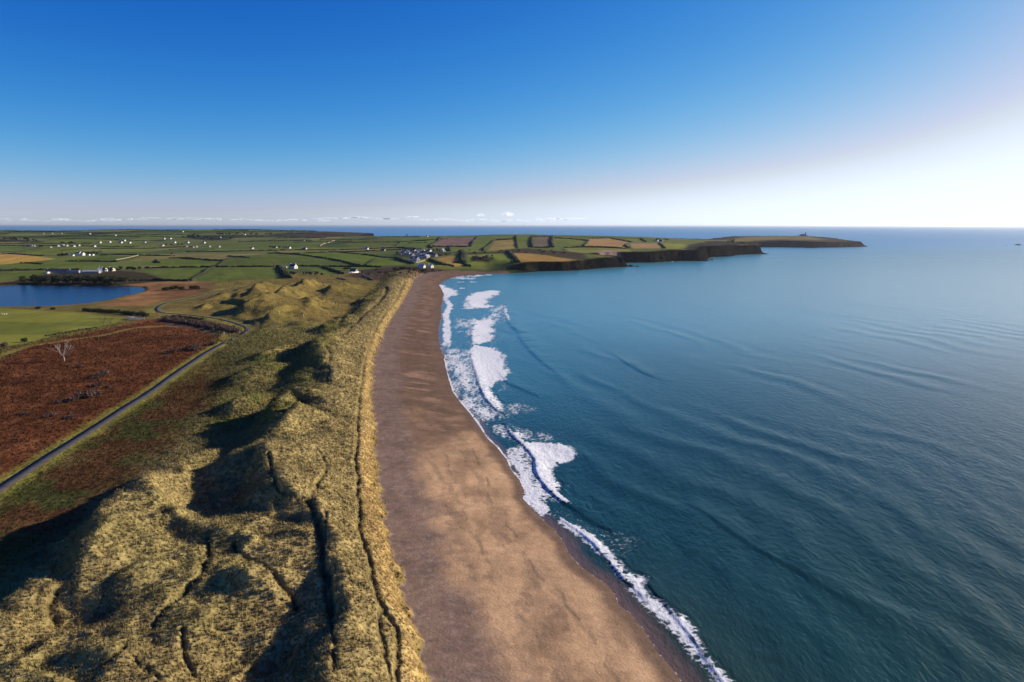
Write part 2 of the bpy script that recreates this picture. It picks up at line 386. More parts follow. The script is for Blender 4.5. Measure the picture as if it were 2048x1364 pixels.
# ------------------------------------------------------------------ land cover, as polygons traced in the photograph and dropped on the terrain
def C(off, pts): return [(off[0] + x / 3.938, off[1] + y / 3.938) for x, y in pts]
c1, c2, c3, c4 = (0, 430), (400, 430), (800, 430), (1240, 420)
GREEN, GREEN2, LIME, TAN, PLOUGH, STUBBLE = (.100,.130,.023), (.088,.113,.024), (.16,.18,.03), (.30,.22,.07), (.20,.125,.095), (.16,.125,.08)
FIELDS = [
 # label, colour, material, polygon
 ('dark green field right of the lakeside farm, above the reed bank', GREEN, 'field', C(c1, [(1000,508),(1140,420),(1650,414),(1505,518),(1200,512)])),
 ('long green field with tractor lines above the heath', GREEN, 'field', C(c1, [(1530,520),(1700,416),(2170,408),(2240,500),(1800,522)])),
 ('green field between two hedges beyond the lakeside farm', GREEN, 'field', C(c1, [(1260,350),(1450,345),(1760,362),(1690,406),(1230,404)])),
 ('green field sloping behind the white gabled farm cottage', GREEN2, 'field', C(c2, [(240,330),(400,315),(600,305),(1020,346),(1250,402),(620,403),(130,408)])),
 ('bright green field below the long diagonal hedge', (0.116,0.159,0.024), 'field', C(c2, [(640,298),(860,285),(1100,290),(1420,325),(1300,392),(1040,345),(800,315)])),
 ('small bright green field left of the twin gabled house', (0.124,0.166,0.024), 'field', C(c2, [(1420,332),(1560,345),(1640,378),(1580,392),(1310,400),(1385,345)])),
 ('narrow green strip field beside the farm cottage garden', GREEN, 'field', C(c2, [(800,412),(970,412),(1090,465),(980,470),(900,440)])),
 ('small green paddock behind the stone cottage', GREEN, 'field', C(c2, [(1000,412),(1390,410),(1380,425),(1240,440),(1060,430)])),
 ('golden stubble field at the left edge', (0.419,0.262,0.060), 'field', C(c1, [(-300,305),(0,300),(200,318),(440,345),(0,390),(-300,400)])),
 ('green field above the lakeside farm roofs', GREEN, 'field', C(c1, [(0,440),(0,395),(420,350),(520,362),(880,372),(830,425),(380,432)])),
 ('green field between the farm lane and its lower hedge', GREEN2, 'field', C(c1, [(520,355),(800,325),(1110,322),(1040,352),(930,368)])),
 ('green field on the left shore of the lake', GREEN, 'field', C(c1, [(-300,450),(0,448),(380,440),(250,480),(150,515),(-300,515)])),
 ('pale green field in the middle of the plain', (0.139,0.166,0.034), 'field', C(c1, [(760,262),(1000,255),(1400,270),(1180,290),(820,300)])),
 ('olive green field in front of the cottage row', (0.132,0.152,0.030), 'field', C(c1, [(0,292),(170,268),(560,262),(740,270),(480,318),(200,310)])),
 ('green hillside field striped by dark furrows above the village', (0.109,0.152,0.030), 'field', C(c3, [(-90,262),(70,182),(310,176),(230,240),(60,266)])),
 ('green hillside field left of the striped one', GREEN2, 'field', C(c2, [(1150,245),(1190,200),(1440,185),(1580,200),(1540,240),(1300,260)])),
 ('brown ploughed field high on the headland', PLOUGH, 'plough', C(c3, [(332,178),(605,176),(555,250),(255,246)])),
 ('green field right of the ploughed one', (0.132,0.159,0.034), 'field', C(c3, [(612,172),(908,168),(905,190),(740,198),(650,285),(405,285),(400,256),(560,252),(580,205)])),
 ('tan pasture with a curved hedge on the headland', (0.248,0.193,0.060), 'field', C(c3, [(745,202),(908,192),(922,262),(690,285)])),
 ('narrow upright green field on the headland', (0.124,0.159,0.034), 'field', C(c3, [(918,170),(1038,169),(1040,255),(928,262)])),
 ('dull grey-brown square field between two tall hedges', STUBBLE, 'plough', C(c3, [(1055,171),(1195,171),(1198,254),(1058,256)])),
 ('green field right of the dull square field', (0.132,0.159,0.034), 'field', C(c3, [(1215,196),(1480,206),(1440,250),(1206,255)])),
 ('wide tan stubble field on the headland', (0.341,0.214,0.084), 'field', C(c3, [(1495,186),(1660,185),(1830,216),(1770,262),(1452,248)])),
 ('pale green field above the far cliffs', (0.186,0.193,0.048), 'field', C(c3, [(1292,258),(1800,266),(1830,302),(1480,304),(1350,290)])),
 ('small green field on the skyline of the headland', (0.139,0.166,0.036), 'field', C(c3, [(1765,186),(1900,190),(1935,215),(1835,213)])),
 ('tan stubble field near the end of the headland', (0.326,0.207,0.084), 'field', C(c4, [(70,264),(310,264),(352,303),(100,303)])),
 ('lime green field at the end of the headland', (0.202,0.214,0.042), 'field', C(c4, [(322,264),(480,267),(552,290),(480,305),(360,304)])),
 ('bright green meadow above the near cliffs', (0.139,0.179,0.026), 'field', C(c3, [(508,316),(700,305),(860,306),(920,376),(740,372),(530,398)])),
 ('tan rough pasture above the near cliffs', (0.341,0.207,0.054), 'field', C(c3, [(885,300),(1000,302),(1250,335),(1380,352),(1340,368),(930,374)])),
 ('brownish pasture right of the village', (0.310,0.200,0.054), 'field', C(c3, [(290,345),(380,325),(485,325),(485,398),(390,400)])),
 ('small green field below the twin gabled house', (0.155,0.172,0.030), 'field', C(c3, [(90,375),(220,358),(330,395),(300,405),(130,400)])),
]
HEATHS = dict(
 bracken=[(-200,770),(0,718),(60,690),(200,662),(275,642),(340,634),(430,646),(478,664),(440,688),(380,725),(300,782),(200,845),(100,905),(0,965),(-200,1080)],
 meadow=[(-300,622),(0,617),(100,621),(190,630),(258,637),(215,650),(120,668),(60,684),(-100,715),(-300,740)],
 darkheath=[(-100,1060),(0,995),(110,925),(230,850),(330,775),(400,745),(440,790),(470,850),(440,905),(340,945),(180,1050),(60,1130),(-100,1220)],
 reeds=[(190,612),(250,595),(290,582),(240,566),(380,563),(440,566),(400,580),(330,600),(290,612)],
 redscrub=[(300,572),(420,563),(540,560),(620,560),(520,572),(400,592),(330,604)],
 turf=[(330,632),(350,605),(430,585),(520,568),(640,556),(730,560),(780,565),(715,625),(690,650),(600,665),(510,665),(470,645),(400,634)],
 scrub1=C(c3, [(400,300),(640,295),(860,272),(1000,262),(1280,285),(1440,300),(1480,345),(1380,350),(1240,332),(1000,300),(870,300),(500,312)]),
 scrub2=C(c3, [(560,340),(720,325),(740,355),(700,372),(545,365)]),
 village=C(c2, [(1540,300),(1700,275),(1830,285),(2050,300),(1830,335),(1640,345)]),
 hill=C(c2, [(600,170),(650,145),(900,133),(1250,140),(1350,165),(1200,170),(900,175)]),
 tanstrip=C(c2, [(860,190),(1120,172),(1100,182),(870,200)]),
 beachscrub=[(690,552),(720,540),(800,532),(860,536),(900,540),(880,548),(800,556),(740,560)],
 scrub3=C(c4, [(500,300),(560,268),(700,245),(800,243),(900,255),(960,280),(1010,300),(1010,338),(900,345),(700,365),(640,380),(520,360)]),
 thicket=[(330,636),(400,640),(450,650),(486,664),(470,672),(430,668),(380,656),(330,650)],
 farwood=[(362,474),(395,471),(470,470),(560,470),(565,472.5),(470,474),(455,480),(420,481),(385,478)],
 farwood2=[(-200,478),(0,478),(45,480),(90,483),(80,485),(30,483.5),(-200,482)],
 lakewood=[(60,555),(120,545),(210,541),(290,545),(340,562),(240,572),(100,572),(-20,572)],
)
PATHS = [  # trodden paths: photo points, half width (m), depth (m)
 ([(796,1364),(794,1270),(787,1238),(762,1213),(755,1192),(746,1157),(735,1100),(716,1064),(721,1029),(714,993),(716,958),(710,926),(714,880),(716,865),(714,838),(719,811),(718,789),(724,765),(728,727),(738,695),(746,665),(760,643),(771,624),(787,608),(800,586),(803,575),(811,562)], .55, .8),
 ([(790,1400),(776,1334),(760,1263),(760,1216)], .4, .6),
 ([(616,1001),(631,1022),(641,1057),(645,1093),(641,1121),(655,1142),(663,1182),(661,1221)], .8, 1.1),
 ([(538,903),(545,951),(553,979),(584,990),(616,1001)], .5, .7),
 ([(631,891),(645,908),(655,944),(631,972),(620,997)], .4, .5),
 ([(415,1072),(419,1107),(401,1150),(355,1196),(312,1238),(309,1256)], .55, .9),
 ([(468,1086),(475,1107),(504,1118),(553,1157),(584,1189),(599,1221)], .5, .9),
 ([(117,1182),(99,1221),(115,1250)], .5, .7),
 ([(365,1256),(369,1306),(383,1348)], .4, .7),
 ([(248,1288),(227,1313),(205,1330)], .5, .8),
 ([(270,1320),(316,1355)], .4, .6),
 ([(652,1020),(645,1180),(670,1260),(668,1330)], .4, .6),
 ([(640,740),(665,715),(650,690)], .6, .8), ([(655,760),(660,735),(640,735)], .6, .7),
 ([(690,668),(716,640),(735,622),(760,602),(775,580),(770,572)], .8, .9),
 ([(680,645),(720,610),(736,590)], .7, .6),
]
path_w = [(gline(p), w, d) for p, w, d in PATHS]
field_w = [(lab, col, mt, gline(p)) for lab, col, mt, p in FIELDS]
heath_w = {k: gline(p) for k, p in HEATHS.items()}
TRACK = gline([(-60,740),(0,712),(60,692),(140,680),(200,672),(240,662),(275,655),(330,652),(400,655),(440,668),(452,684)])

# ------------------------------------------------------------------ terrain lattice (denser near the dunes)
def rows(y0, y1):
    R = [y0]
    while R[-1] < y1:
        Y = R[-1]; R.append(Y * (1 + np.interp(Y, [60, 250, 450, 1100, 3000], [.0028, .0028, .0035, .0045, .006])))
    return np.array(R)
RY = rows(62, 5900); CU = np.arange(-1.04, 0.80, .0023)
LY, LU = np.meshgrid(RY, CU, indexing='ij'); LX = LU * LY
lsd = sdf(LX, LY, coast)
keep = lsd > -45
tz = np.full(LX.shape, -3.0); tz[keep] = terrain(LX[keep], LY[keep], lsd[keep])
X, Y, Z, SD = LX[keep], LY[keep], tz[keep], lsd[keep]
dz = dune_zone(X, Y); xt = np.interp(Y, tY, tX); xp = np.interp(Y, pY, pX)
n1 = fbm(X / 3, Y / 3, 101); n2 = fbm(X / 14, Y / 14, 111); n3 = fbm(X / 60, Y / 60, 121); n4 = fbm(X / 1.1, Y / 1.1, 131, 3)
# trodden grooves
pathm = np.zeros_like(X)
for P, w, dep in path_w:
    P = smooth_line(P, 1)
    d, _, _ = ldist(X + (n1 - .5) * 1.2, Y + (n4 - .5) * 1.2, P, 6)
    ww = w * np.maximum(1, Y / 260)
    g = np.exp(-(d / ww) ** 2); Z -= dep * np.maximum(1, Y / 400) * g; pathm = np.maximum(pathm, g)
Z += dz * (1 - sstep(300, 420, Y)) * sstep(1, 4, xt - X) * ((fbm(X / 1.5, Y / 1.5, 145, 2) - .5) * .45 + (fbm(X / 4, Y / 4, 149, 2) - .5) * .6)
def col(c): return np.array(c, float)
def lay(Cc, c, w): return Cc + (col(c) - Cc) * w[:, None]
Cc = np.tile(col((.085, .10, .028)), (len(X), 1))                       # rough grass of the plain
Cc = lay(Cc, (.14, .125, .04), sstep(.4, .65, n3) * .8)
Cc = lay(Cc, (.05, .075, .02), sstep(.52, .7, fbm(X / 180, Y / 90, 141)) * .7)
reg = np.full(len(X), 'farmland', dtype=object); reg_mat = {'farmland': 'field'}
reg[:] = 'farmland'
near = Y < 960
reg[near] = 'heath'; reg_mat['heath'] = 'heath'
Cc[near] = lay(Cc[near], (.15, .115, .035), np.full(near.sum(), .85))
def poly(k, c, soft=6, wob=10, amt=1.0):
    global Cc
    s = sdf(X + (n2 - .5) * wob, Y + (n1 - .5) * wob, heath_w[k], 60)
    w = sstep(-soft, soft, s) * amt; Cc = lay(Cc, c, w); return w
poly('turf', (.17, .125, .035), 12, 20); 
w = poly('reeds', (.26, .14, .055), 5, 12); w = poly('redscrub', (.16, .08, .035), 6, 25, .8)
bw_ = poly('bracken', (.125, .046, .018), 4, 10)
Cc = lay(Cc, (.075, .028, .012), bw_ * sstep(.5, .72, n2) * .8); Cc = lay(Cc, (.18, .075, .028), bw_ * sstep(.55, .75, fbm(X / 6, Y / 6, 151)) * .7)
mw = poly('meadow', (.20, .20, .035), 3, 6); Cc = lay(Cc, (.12, .14, .026), mw * sstep(.45, .6, fbm(X / 60, Y / 18, 161)) * .8)
reg[mw > .5] = 'meadow'; reg_mat['meadow'] = 'field'
dw = poly('darkheath', (.085, .043, .017), 8, 20)
Cc = lay(Cc, (.06, .075, .02), dw * sstep(.5, .7, n2) * .8); Cc = lay(Cc, (.15, .12, .04), dw * sstep(.56, .75, n3) * .7)
# dunes
seaw = 1 - sstep(8, 30, xp - X)
dune_c = lay(np.tile(col((.12, .125, .032)), (len(X), 1)), (.22, .175, .065), sstep(.35, .6, n2))
dune_c = lay(dune_c, (.30, .235, .095), np.clip(seaw + (1 - sstep(190, 240, Y)) * .75, 0, 1))
dune_c = lay(dune_c, (.38, .26, .105), sstep(1, -2.5, xp - X) * (.35 + .6 * n2))
dune_c = lay(dune_c, (.17, .125, .035), sstep(430, 560, Y) * (1 - seaw) * .8)
Cc = Cc + (dune_c - Cc) * dz[:, None]
Cc = lay(Cc, (.05, .04, .018), np.clip(pathm * 1.1, 0, 1) * dz * .75)
reg[(dz > .5)] = 'dunes'; reg_mat['dunes'] = 'dune'
# verge of the road
rd, rs, _ = ldist(X, Y, road_w, 30)
vg = (1 - sstep(2.5, 7.5 + (n1 - .5) * 5, rd)); Cc = lay(Cc, (.19, .18, .035), vg * .85)
td, _, _ = ldist(X, Y, TRACK, 12); Cc = lay(Cc, (.20, .15, .04), (1 - sstep(1.2, 3.4, td)) * .95)
# patchwork of far fields on the plain: bands of land split crosswise, each plot its own crop
PA, PB = X * .985 + Y * .17, Y * .985 - X * .17
prng = np.random.default_rng(11); BANDS = np.cumsum(np.concatenate([[1250], prng.uniform(110, 260, 26)])); SPLITS = [np.cumsum(np.concatenate([[-5200], prng.uniform(150, 420, 34)])) for _ in BANDS]
bi = np.clip(np.digitize(PB, BANDS), 0, len(BANDS) - 1); ci = np.zeros(len(X), int)
for k in range(len(BANDS)):
    mm = bi == k
    if mm.any(): ci[mm] = np.digitize(PA[mm], SPLITS[k])
CROPS = 1.35 * np.array([(.074,.095,.02),(.060,.082,.02),(.092,.115,.025),(.076,.10,.022),(.11,.12,.035),(.075,.11,.022),(.15,.13,.045),(.045,.07,.02),(.09,.10,.03)])
hsh = (_h(bi.astype(float), ci.astype(float), 77) * 8.99).astype(int)
pw_ = sstep(1150, 1300, Y) * sstep(30, 90, SD); pc = CROPS[hsh] * (1 + (n3[:, None] - .5) * .4)
Cc = Cc + (pc - Cc) * (pw_ * .85)[:, None]
# fields
for i, (lab, c, mt, P) in enumerate(field_w):
    s = sdf(X, Y, P, 40); mm = s > -5; wgt = sstep(-4, 3, s[mm])
    band = fbm((X[mm] * .9 + Y[mm] * .4) / 9, (Y[mm] - X[mm] * .4) / 160, 200 + i, 2) - .5
    cc = np.clip(col(c)[None] * (1 + band[:, None] * .35 + (n3[mm, None] - .5) * .3), 0, 1)
    Cc[mm] = Cc[mm] + (cc - Cc[mm]) * wgt[:, None]
    reg[s > 0] = 'field#%d' % i; reg_mat['field#%d' % i] = mt
poly('scrub1', (.055, .038, .02), 6, 25); poly('scrub2', (.05, .042, .02), 5, 15); poly('village', (.06, .06, .03), 6, 25)
poly('hill', (.05, .04, .028), 20, 60); poly('tanstrip', (.24, .17, .06), 10, 10); poly('beachscrub', (.06, .04, .025), 6, 14); poly('scrub3', (.028, .022, .017), 10, 30); poly('thicket', (.085, .05, .042), 3, 6, .9); poly('farwood', (.025, .03, .014), 12, 30); poly('farwood2', (.03, .03, .015), 12, 30); poly('lakewood', (.045, .035, .015), 6, 12)
# rock of the cliffs: steep or near the water on the headland
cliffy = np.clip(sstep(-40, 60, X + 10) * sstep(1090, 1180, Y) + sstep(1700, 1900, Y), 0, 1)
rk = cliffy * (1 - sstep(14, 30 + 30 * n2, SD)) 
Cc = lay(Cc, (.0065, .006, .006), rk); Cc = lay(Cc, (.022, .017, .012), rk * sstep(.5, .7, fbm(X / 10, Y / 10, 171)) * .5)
reg[rk > .6] = 'cliffs'; reg_mat['cliffs'] = 'rock'
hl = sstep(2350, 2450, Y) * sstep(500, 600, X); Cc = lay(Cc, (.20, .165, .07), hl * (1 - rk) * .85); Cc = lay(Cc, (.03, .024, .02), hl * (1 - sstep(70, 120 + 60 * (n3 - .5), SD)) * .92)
# beach
xtw = xt + (fbm(X / 3.5, Y / 3.5, 71, 2) - .5) * 4.0
bm = (Y < 1180) & (SD > -60) & (((X > xtw - .6) & (Y < 1100)) | ((Y >= 1060) & (SD < 62) & (cliffy < .4) & (dz < .3) & (X > -190)))
bwid = np.clip(np.interp(Y, sY, sX) - xt, 15, 200); e = np.clip(SD / bwid, 0, 1.2)
sand = np.tile(col((.46, .298, .17)), (len(X), 1))
sa, sb = X * .95 + Y * .3, Y * .95 - X * .3
drk = sstep(.46, .68, fbm((X + 9 * n2) / 9, (Y + 20 * n3) / 20, 181)); sand = lay(sand, (.26, .168, .100), drk * .7)
sand = lay(sand, (.20, .135, .09), sstep(.52, .66, fbm((X * .96 + Y * .28 + 6 * n2) / 2.2, (Y * .96 - X * .28 + 9 * n3) / 16, 185)) * .4 * sstep(.12, .3, e))
sand = lay(sand, (.17, .115, .085), sstep(.56, .74, fbm((X + 6 * n1) / 6, (Y + 14 * n2) / 22, 187)) * .4 * (1 - sstep(.2, .6, np.abs(e - .55))))
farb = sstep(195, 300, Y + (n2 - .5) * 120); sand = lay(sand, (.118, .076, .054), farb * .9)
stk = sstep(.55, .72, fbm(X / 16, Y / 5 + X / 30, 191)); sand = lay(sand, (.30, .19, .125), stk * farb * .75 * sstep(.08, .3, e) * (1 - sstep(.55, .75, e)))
shg = sstep(.56, .78, e + (n2 - .5) * .22); sand = lay(sand, (.175, .122, .098), shg * .9)
sand = lay(sand, (.13, .098, .085), shg * sstep(.5, .75, n1) * .6); sand = lay(sand, (.27, .2, .16), shg * sstep(.55, .72, n4) * .5)
for e0, am in ((.24, .5), (.47, .35)):      # wrack lines left by the tide
    wl_d = np.abs(e - e0 - .07 * (n3 - .5) - .03 * (n2 - .5)); sand = lay(sand, (.10, .075, .055), (1 - sstep(.004, .016, wl_d)) * sstep(.42, .6, fbm(X / 2.2, Y / 5, 199, 3)) * am)
wetd = 2.2 + 2.5 * fbm(X / 9, Y / 9, 195); wet = 1 - sstep(wetd * .5, wetd * 1.4, SD); sand = lay(sand, (.135, .09, .066), wet * .9)
for P_ in ([(893,1006),(905,1010),(915,1032),(904,1034),(896,1022)], [(899,1050),(908,1046),(922,1070),(934,1105),(945,1142),(939,1140),(925,1106),(911,1078)], [(938,1130),(950,1150),(958,1190),(950,1188),(942,1160)]):
    s_ = sdf(X + (n2 - .5) * 5, Y + (n1 - .5) * 7, zline(P_, 2.2), 20); sand = lay(sand, (.15, .105, .082), sstep(-3.5, 2.0, s_ + (n1 - .5) * 4) * .5)
bs = bm.astype(float)
gold = sstep(2.2, -1.5, X - xt) * 0
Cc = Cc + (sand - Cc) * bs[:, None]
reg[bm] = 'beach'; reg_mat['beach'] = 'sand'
cove = sdf(X, Y, zline(C(c3, [(1540,358),(1640,350),(1730,362),(1740,378),(1590,382)]), 2), 60)
Cc = lay(Cc, (.3, .2, .15), sstep(-8, 8, cove))

def terrain_fast(x, y):
    i = np.clip(np.searchsorted(RY, y) - 1, 0, len(RY) - 2); fy = np.clip((y - RY[i]) / (RY[i + 1] - RY[i]), 0, 1)
    g = np.clip((x / y - CU[0]) / (CU[1] - CU[0]), 0, len(CU) - 1.001); j = g.astype(int); fx = g - j
    return (LZ[i, j] * (1 - fx) + LZ[i, j + 1] * fx) * (1 - fy) + (LZ[i + 1, j] * (1 - fx) + LZ[i + 1, j + 1] * fx) * fy
# meshes by region
full = np.full(LX.shape, -1, np.int64); full[keep] = np.arange(len(X))
LZ = np.full(LX.shape, -3.0); LZ[keep] = Z
TERR[0] = terrain_fast
pos = np.stack([LX, LY, LZ], -1)
du = np.gradient(pos, axis=1); dv = np.gradient(pos, axis=0); nrm = np.cross(du, dv); nrm /= np.linalg.norm(nrm, axis=-1, keepdims=True) + 1e-12
nrm = nrm[keep]
a = full[:-1, :-1]; b = full[:-1, 1:]; c = full[1:, 1:]; d = full[1:, :-1]
ok = (a >= 0) & (b >= 0) & (c >= 0) & (d >= 0)
Q = np.stack([a[ok], b[ok], c[ok], d[ok]], 1); qreg = reg[Q[:, 0]]
XYZ = np.stack([X, Y, Z], 1); PATHM = pathm; N2 = n2; CCV = Cc; RDV = np.minimum(rd, td + 2)
LABELS = {'beach': 'brown sand beach with shingle at its top curving along the bay', 'dunes': 'tawny grass covered dunes with hollows and trodden paths beside the beach',
          'heath': 'red-brown bracken and rough grass land behind the dunes', 'meadow': 'yellow-green meadow between the lake and the bracken slope',
          'farmland': 'rolling green plain of rough pasture behind the bay', 'cliffs': 'dark rock cliffs round the headland'}
for r in sorted(set(reg)):
    q = Q[qreg == r]
    if not len(q): continue
    used, inv = np.unique(q, return_inverse=True)
    nm = r.split('#')[0]
    me = make_mesh(nm, XYZ[used], inv.reshape(-1, 4), M[reg_mat[r]], {'Col': ('FLOAT_COLOR', Cc[used])}, nrm[used])
    o = link(nm, me); tag(o, FIELDS[int(r.split('#')[1])][0] if '#' in r else LABELS[r], kind='structure')
# ------------------------------------------------------------------ sea
k1 = lambda pts: [(780 + x / 4.5475, 530 + y / 4.5475) for x, y in pts]
k2 = lambda pts: [(840 + x / 4.012, 780 + y / 4.012) for x, y in pts]
k3 = lambda pts: [(960 + x / 3.748, 1000 + y / 3.748) for x, y in pts]
FOAM = [  # polygons of broken water: points, strength, edge softness (m)
 (k1([(488,855),(520,790),(570,765),(735,770),(745,820),(790,985),(830,1110),(870,1205),(960,1300),(1060,1370)]) + k2([(690,215),(560,250),(500,240),(400,180),(340,130),(290,50)]) + k1([(560,1140),(520,1000)]), .62, 3),
 (k2([(545,265),(690,280),(760,365),(805,420),(720,420),(610,360),(560,310)]), .58, 1.5),
 (k2([(700,470),(800,430),(870,490),(925,560),(932,650),(975,730),(1045,810),(1120,880),(1060,900),(1010,850),(960,950),(1130,1030),(1060,1010),(960,980),(830,870),(845,820),(740,640)]), .66, 1.0),
 (k2([(700,480),(740,600),(830,760),(850,830),(825,870),(960,1000),(1000,960),(940,880),(960,820),(880,720),(800,620)]), .92, .8),
 (k1([(740,790),(780,745),(920,755),(980,800),(1000,860),(1040,950),(1050,1020),(900,1090),(870,1130),(835,1040),(795,960),(760,880)]), .97, 2),
 (k1([(835,1050),(880,1110),(950,1200),(1010,1280),(1005,1320),(940,1260),(870,1180)]), .95, .8),
 (k1([(760,580),(800,520),(900,490),(930,530),(900,620),(880,690),(780,720),(760,660)]), .92, 2),
 (k1([(700,330),(760,260),(900,230),(980,235),(960,270),(880,300),(850,350),(900,385),(720,390)]), .85, 3),
 (k1([(640,490),(800,490),(900,440),(960,380),(1030,360),(1050,480),(990,520),(900,520),(760,560),(600,575)]), .6, 4),
 (k1([(505,430),(560,400),(720,430),(700,560),(560,640),(515,640)]), .34, 5), (k1([(515,640),(740,640),(745,780),(515,790)]), .40, 5), (k1([(520,260),(700,250),(720,330),(560,380),(530,350)]), .36, 5),
 (k1([(700,600),(760,600),(770,740),(740,740)]), .6, 2),
 (k1([(880,700),(1000,650),(1000,740),(900,750)]), .45, 4),
 (k1([(890,1100),(1000,1060),(1100,1090),(1050,1150),(950,1150)]), .5, 3),
 (k1([(440,180),(500,205),(590,230),(600,260),(530,290),(490,255)]), .9, 3),
 (k1([(520,125),(640,92),(850,85),(760,110),(720,130)]), .55, 5),
 (k1([(1000,1290),(1150,1250),(1200,1300),(1400,1310),(1200,1350),(1050,1345)]), .5, 2),
 (k2([(810,428),(1000,428),(1180,440),(1250,500),(1230,550),(1100,590),(1045,650),(1060,720),(1110,770),(1090,800),(1020,760),(960,690),(935,600),(905,510),(850,460)]), .95, .9),
 (k2([(690,260),(830,300),(1000,340),(1180,400),(1000,425),(820,412),(750,350)]), .52, 2),
 (k2([(760,350),(820,340),(850,360),(820,390)]), .8, .7),
 (k2([(1060,600),(1230,580),(1280,720),(1330,800),(1560,980),(1550,1010),(1330,990),(1200,900),(1100,790),(1060,700)]), .36, 3),
 (k2([(640,110),(780,100),(1000,150),(800,200),(720,210)]), .5, 2),
 (k2([(960,1000),(1130,1010),(1250,1090),(1400,1190),(1520,1330),(1640,1364),(1900,1200),(1700,1150),(1500,1120),(1350,1060),(1200,960),(1060,880),(1000,900)]), .42, 2),
 (k3([(860,330),(950,380),(1010,460),(1100,540),(1250,580),(1230,640),(1300,720),(1400,800),(1500,870),(1560,900),(1640,980),(1640,1060),(1700,1150),(1800,1280),(1890,1364),(2200,1700),(2060,1700),(1790,1364),(1650,1220),(1550,1110),(1450,990),(1380,900),(1290,820),(1180,730),(1120,670),(1140,630),(1050,560),(960,470),(900,400)]), .72, .7),
 (k3([(600,160),(730,200),(850,270),(960,400),(1090,580),(1060,590),(960,480),(870,390),(760,280),(680,220)]), .8, .5),
 (k3([(1000,240),(1150,270),(1330,260),(1200,400),(1300,480),(1200,510),(1080,430)]), .33, 2),
]
FLINES = [  # thin lines of foam: points, half width (m), strength
 ([(880,568),(890,580),(893,600),(901,612),(893,627),(894,653),(893,684),(891,706)], 3.2, .78),
 ([(881,660),(884,690),(889,712)], 2.0, .4),
 (k1([(520,130),(640,128),(720,125),(870,135)]), 5, .75), (k1([(550,160),(730,150),(790,160)]), 5, .85), (k1([(730,125),(800,98),(900,90),(1000,80)]), 6, .7),
 (k1([(650,205),(670,215),(710,215)]), 4, .95), (k1([(560,402),(700,398),(950,393)]), 2.5, .7), (k1([(540,615),(620,608),(700,600)]), 2.2, .7),
 (k1([(1035,360),(1050,400),(1045,440),(1070,475),(1085,520)]), 1.6, .72),
 (k1([(600,470),(680,500),(720,560)]), 2, .6),
 (k1([(1040,1360),(950,1290),(880,1210),(840,1120),(800,1010),(765,900),(740,800)]), 1.1, .8),
 (k2([(700,300),(760,375),(820,415),(880,480),(925,550),(935,650),(970,715),(1040,790),(1130,870),(1210,920)]), .8, .85),
 (k2([(1120,1020),(1160,1060),(1250,1105),(1350,1180),(1440,1270),(1540,1364)]), .55, .95),
 ([(1050,543.3),(1105,541.5),(1155,540),(1200,536),(1257,532.5)], 2.0, .75), ([(1280,524.5),(1340,523),(1402,521.5),(1420,514)], 2.0, .6), ([(1440,512.5),(1470,511)], 9, .9), ([(1480,509),(1532,507.5)], 3, .7),
 ([(1520,494.2),(1672,494.7),(1740,492.7)], 4, .55), ([(2020,490),(2060,490)], 6, .8),
]
WAVES = [  # steep crests: photo points with height (m)
 ([(941,706,.5),(947,728,.7),(954,748,.8),(962,774,.9),(971,794,1.0),(991,816,1.0),(1013,830,.4)], .0),
 ([(1008,845,.3),(1024,866,.7),(1039,880,.8),(1059,901,.9),(1072,919,1.0),(1074,942,1.0),(1083,959,1.05),(1099,978,1.15),(1122,997,1.2),(1147,1013,.9),(1169,1028,.6),(1189,1041,.45),(1225,1062,.25)], .0),
 ([(1121,1034,.25),(1147,1053,.5),(1171,1070,.6),(1190,1086,.7),(1208,1109,.75),(1229,1131,.75),(1251,1157,.6),(1280,1184,.4)], .0),
 ([(1270,1120,.15),(1283,1137,.25),(1299,1162,.35),(1315,1183,.4),(1334,1208,.5),(1360,1240,.4),(1400,1290,.5),(1425,1330,.5),(1450,1364,.5),(1520,1480,.4)], .0),
 ([(1007,606,.6),(1011,627,1.2),(1019,644,1.2),(1035,660,1.1),(1046,682,1.0),(1066,704,.9),(1092,728,.6),(1120,750,.3)], .0),
 ([(1000,745,.3),(1015,765,.8),(1040,775,.7),(1075,790,.5)], .0),
 ([(935,636,.5),(943,655,.8),(945,690,.8)], .0), ([(935,600,.6),(942,612,.9)], .0),
 ([(1225,705,.2),(1255,725,.9),(1290,745,.7),(1320,758,.2)], .0),
 ([(1330,985,.1),(1400,1015,.5),(1450,1050,.65),(1500,1085,.6),(1600,1140,.35),(1700,1200,.2)], .0),
]
def srows():
    R = [70.0]
    while R[-1] < 90000:
        Yv = R[-1]; R.append(Yv * (1 + min(1.6 * Yv / 109200, .12)))
    return np.array(R)
SY = srows(); SU = np.concatenate([np.arange(-1.5, -.12, .0075), np.arange(-.12, .30, .0016), np.arange(.30, 1.1, .0034), np.arange(1.1, 2.2, .03)])
GY, GU = np.meshgrid(SY, SU, indexing='ij'); GX = GU * GY
ssd = sdf(GX, GY, coast); sk = ssd < np.where(GY < 1150, 3.0, 40)
X, Y, SD = GX[sk], GY[sk], ssd[sk]
D = np.maximum(-SD, 0)
shoreish = (Y < 1150)
q1 = fbm(X / 2.5, Y / 2.5, 301, 3); q2 = fbm(X / 12, Y / 12, 311, 3); q3 = fbm(X / 70, Y / 70, 321, 3)
foam = np.zeros_like(X)
wx, wy = (q1 - .5) * 2.6 + (q2 - .5) * 5, (fbm(X / 2.5, Y / 2.5, 331, 3) - .5) * 3 + (fbm(X / 12, Y / 12, 341, 3) - .5) * 6
sc = np.clip(Y / 300, .6, 2.2)
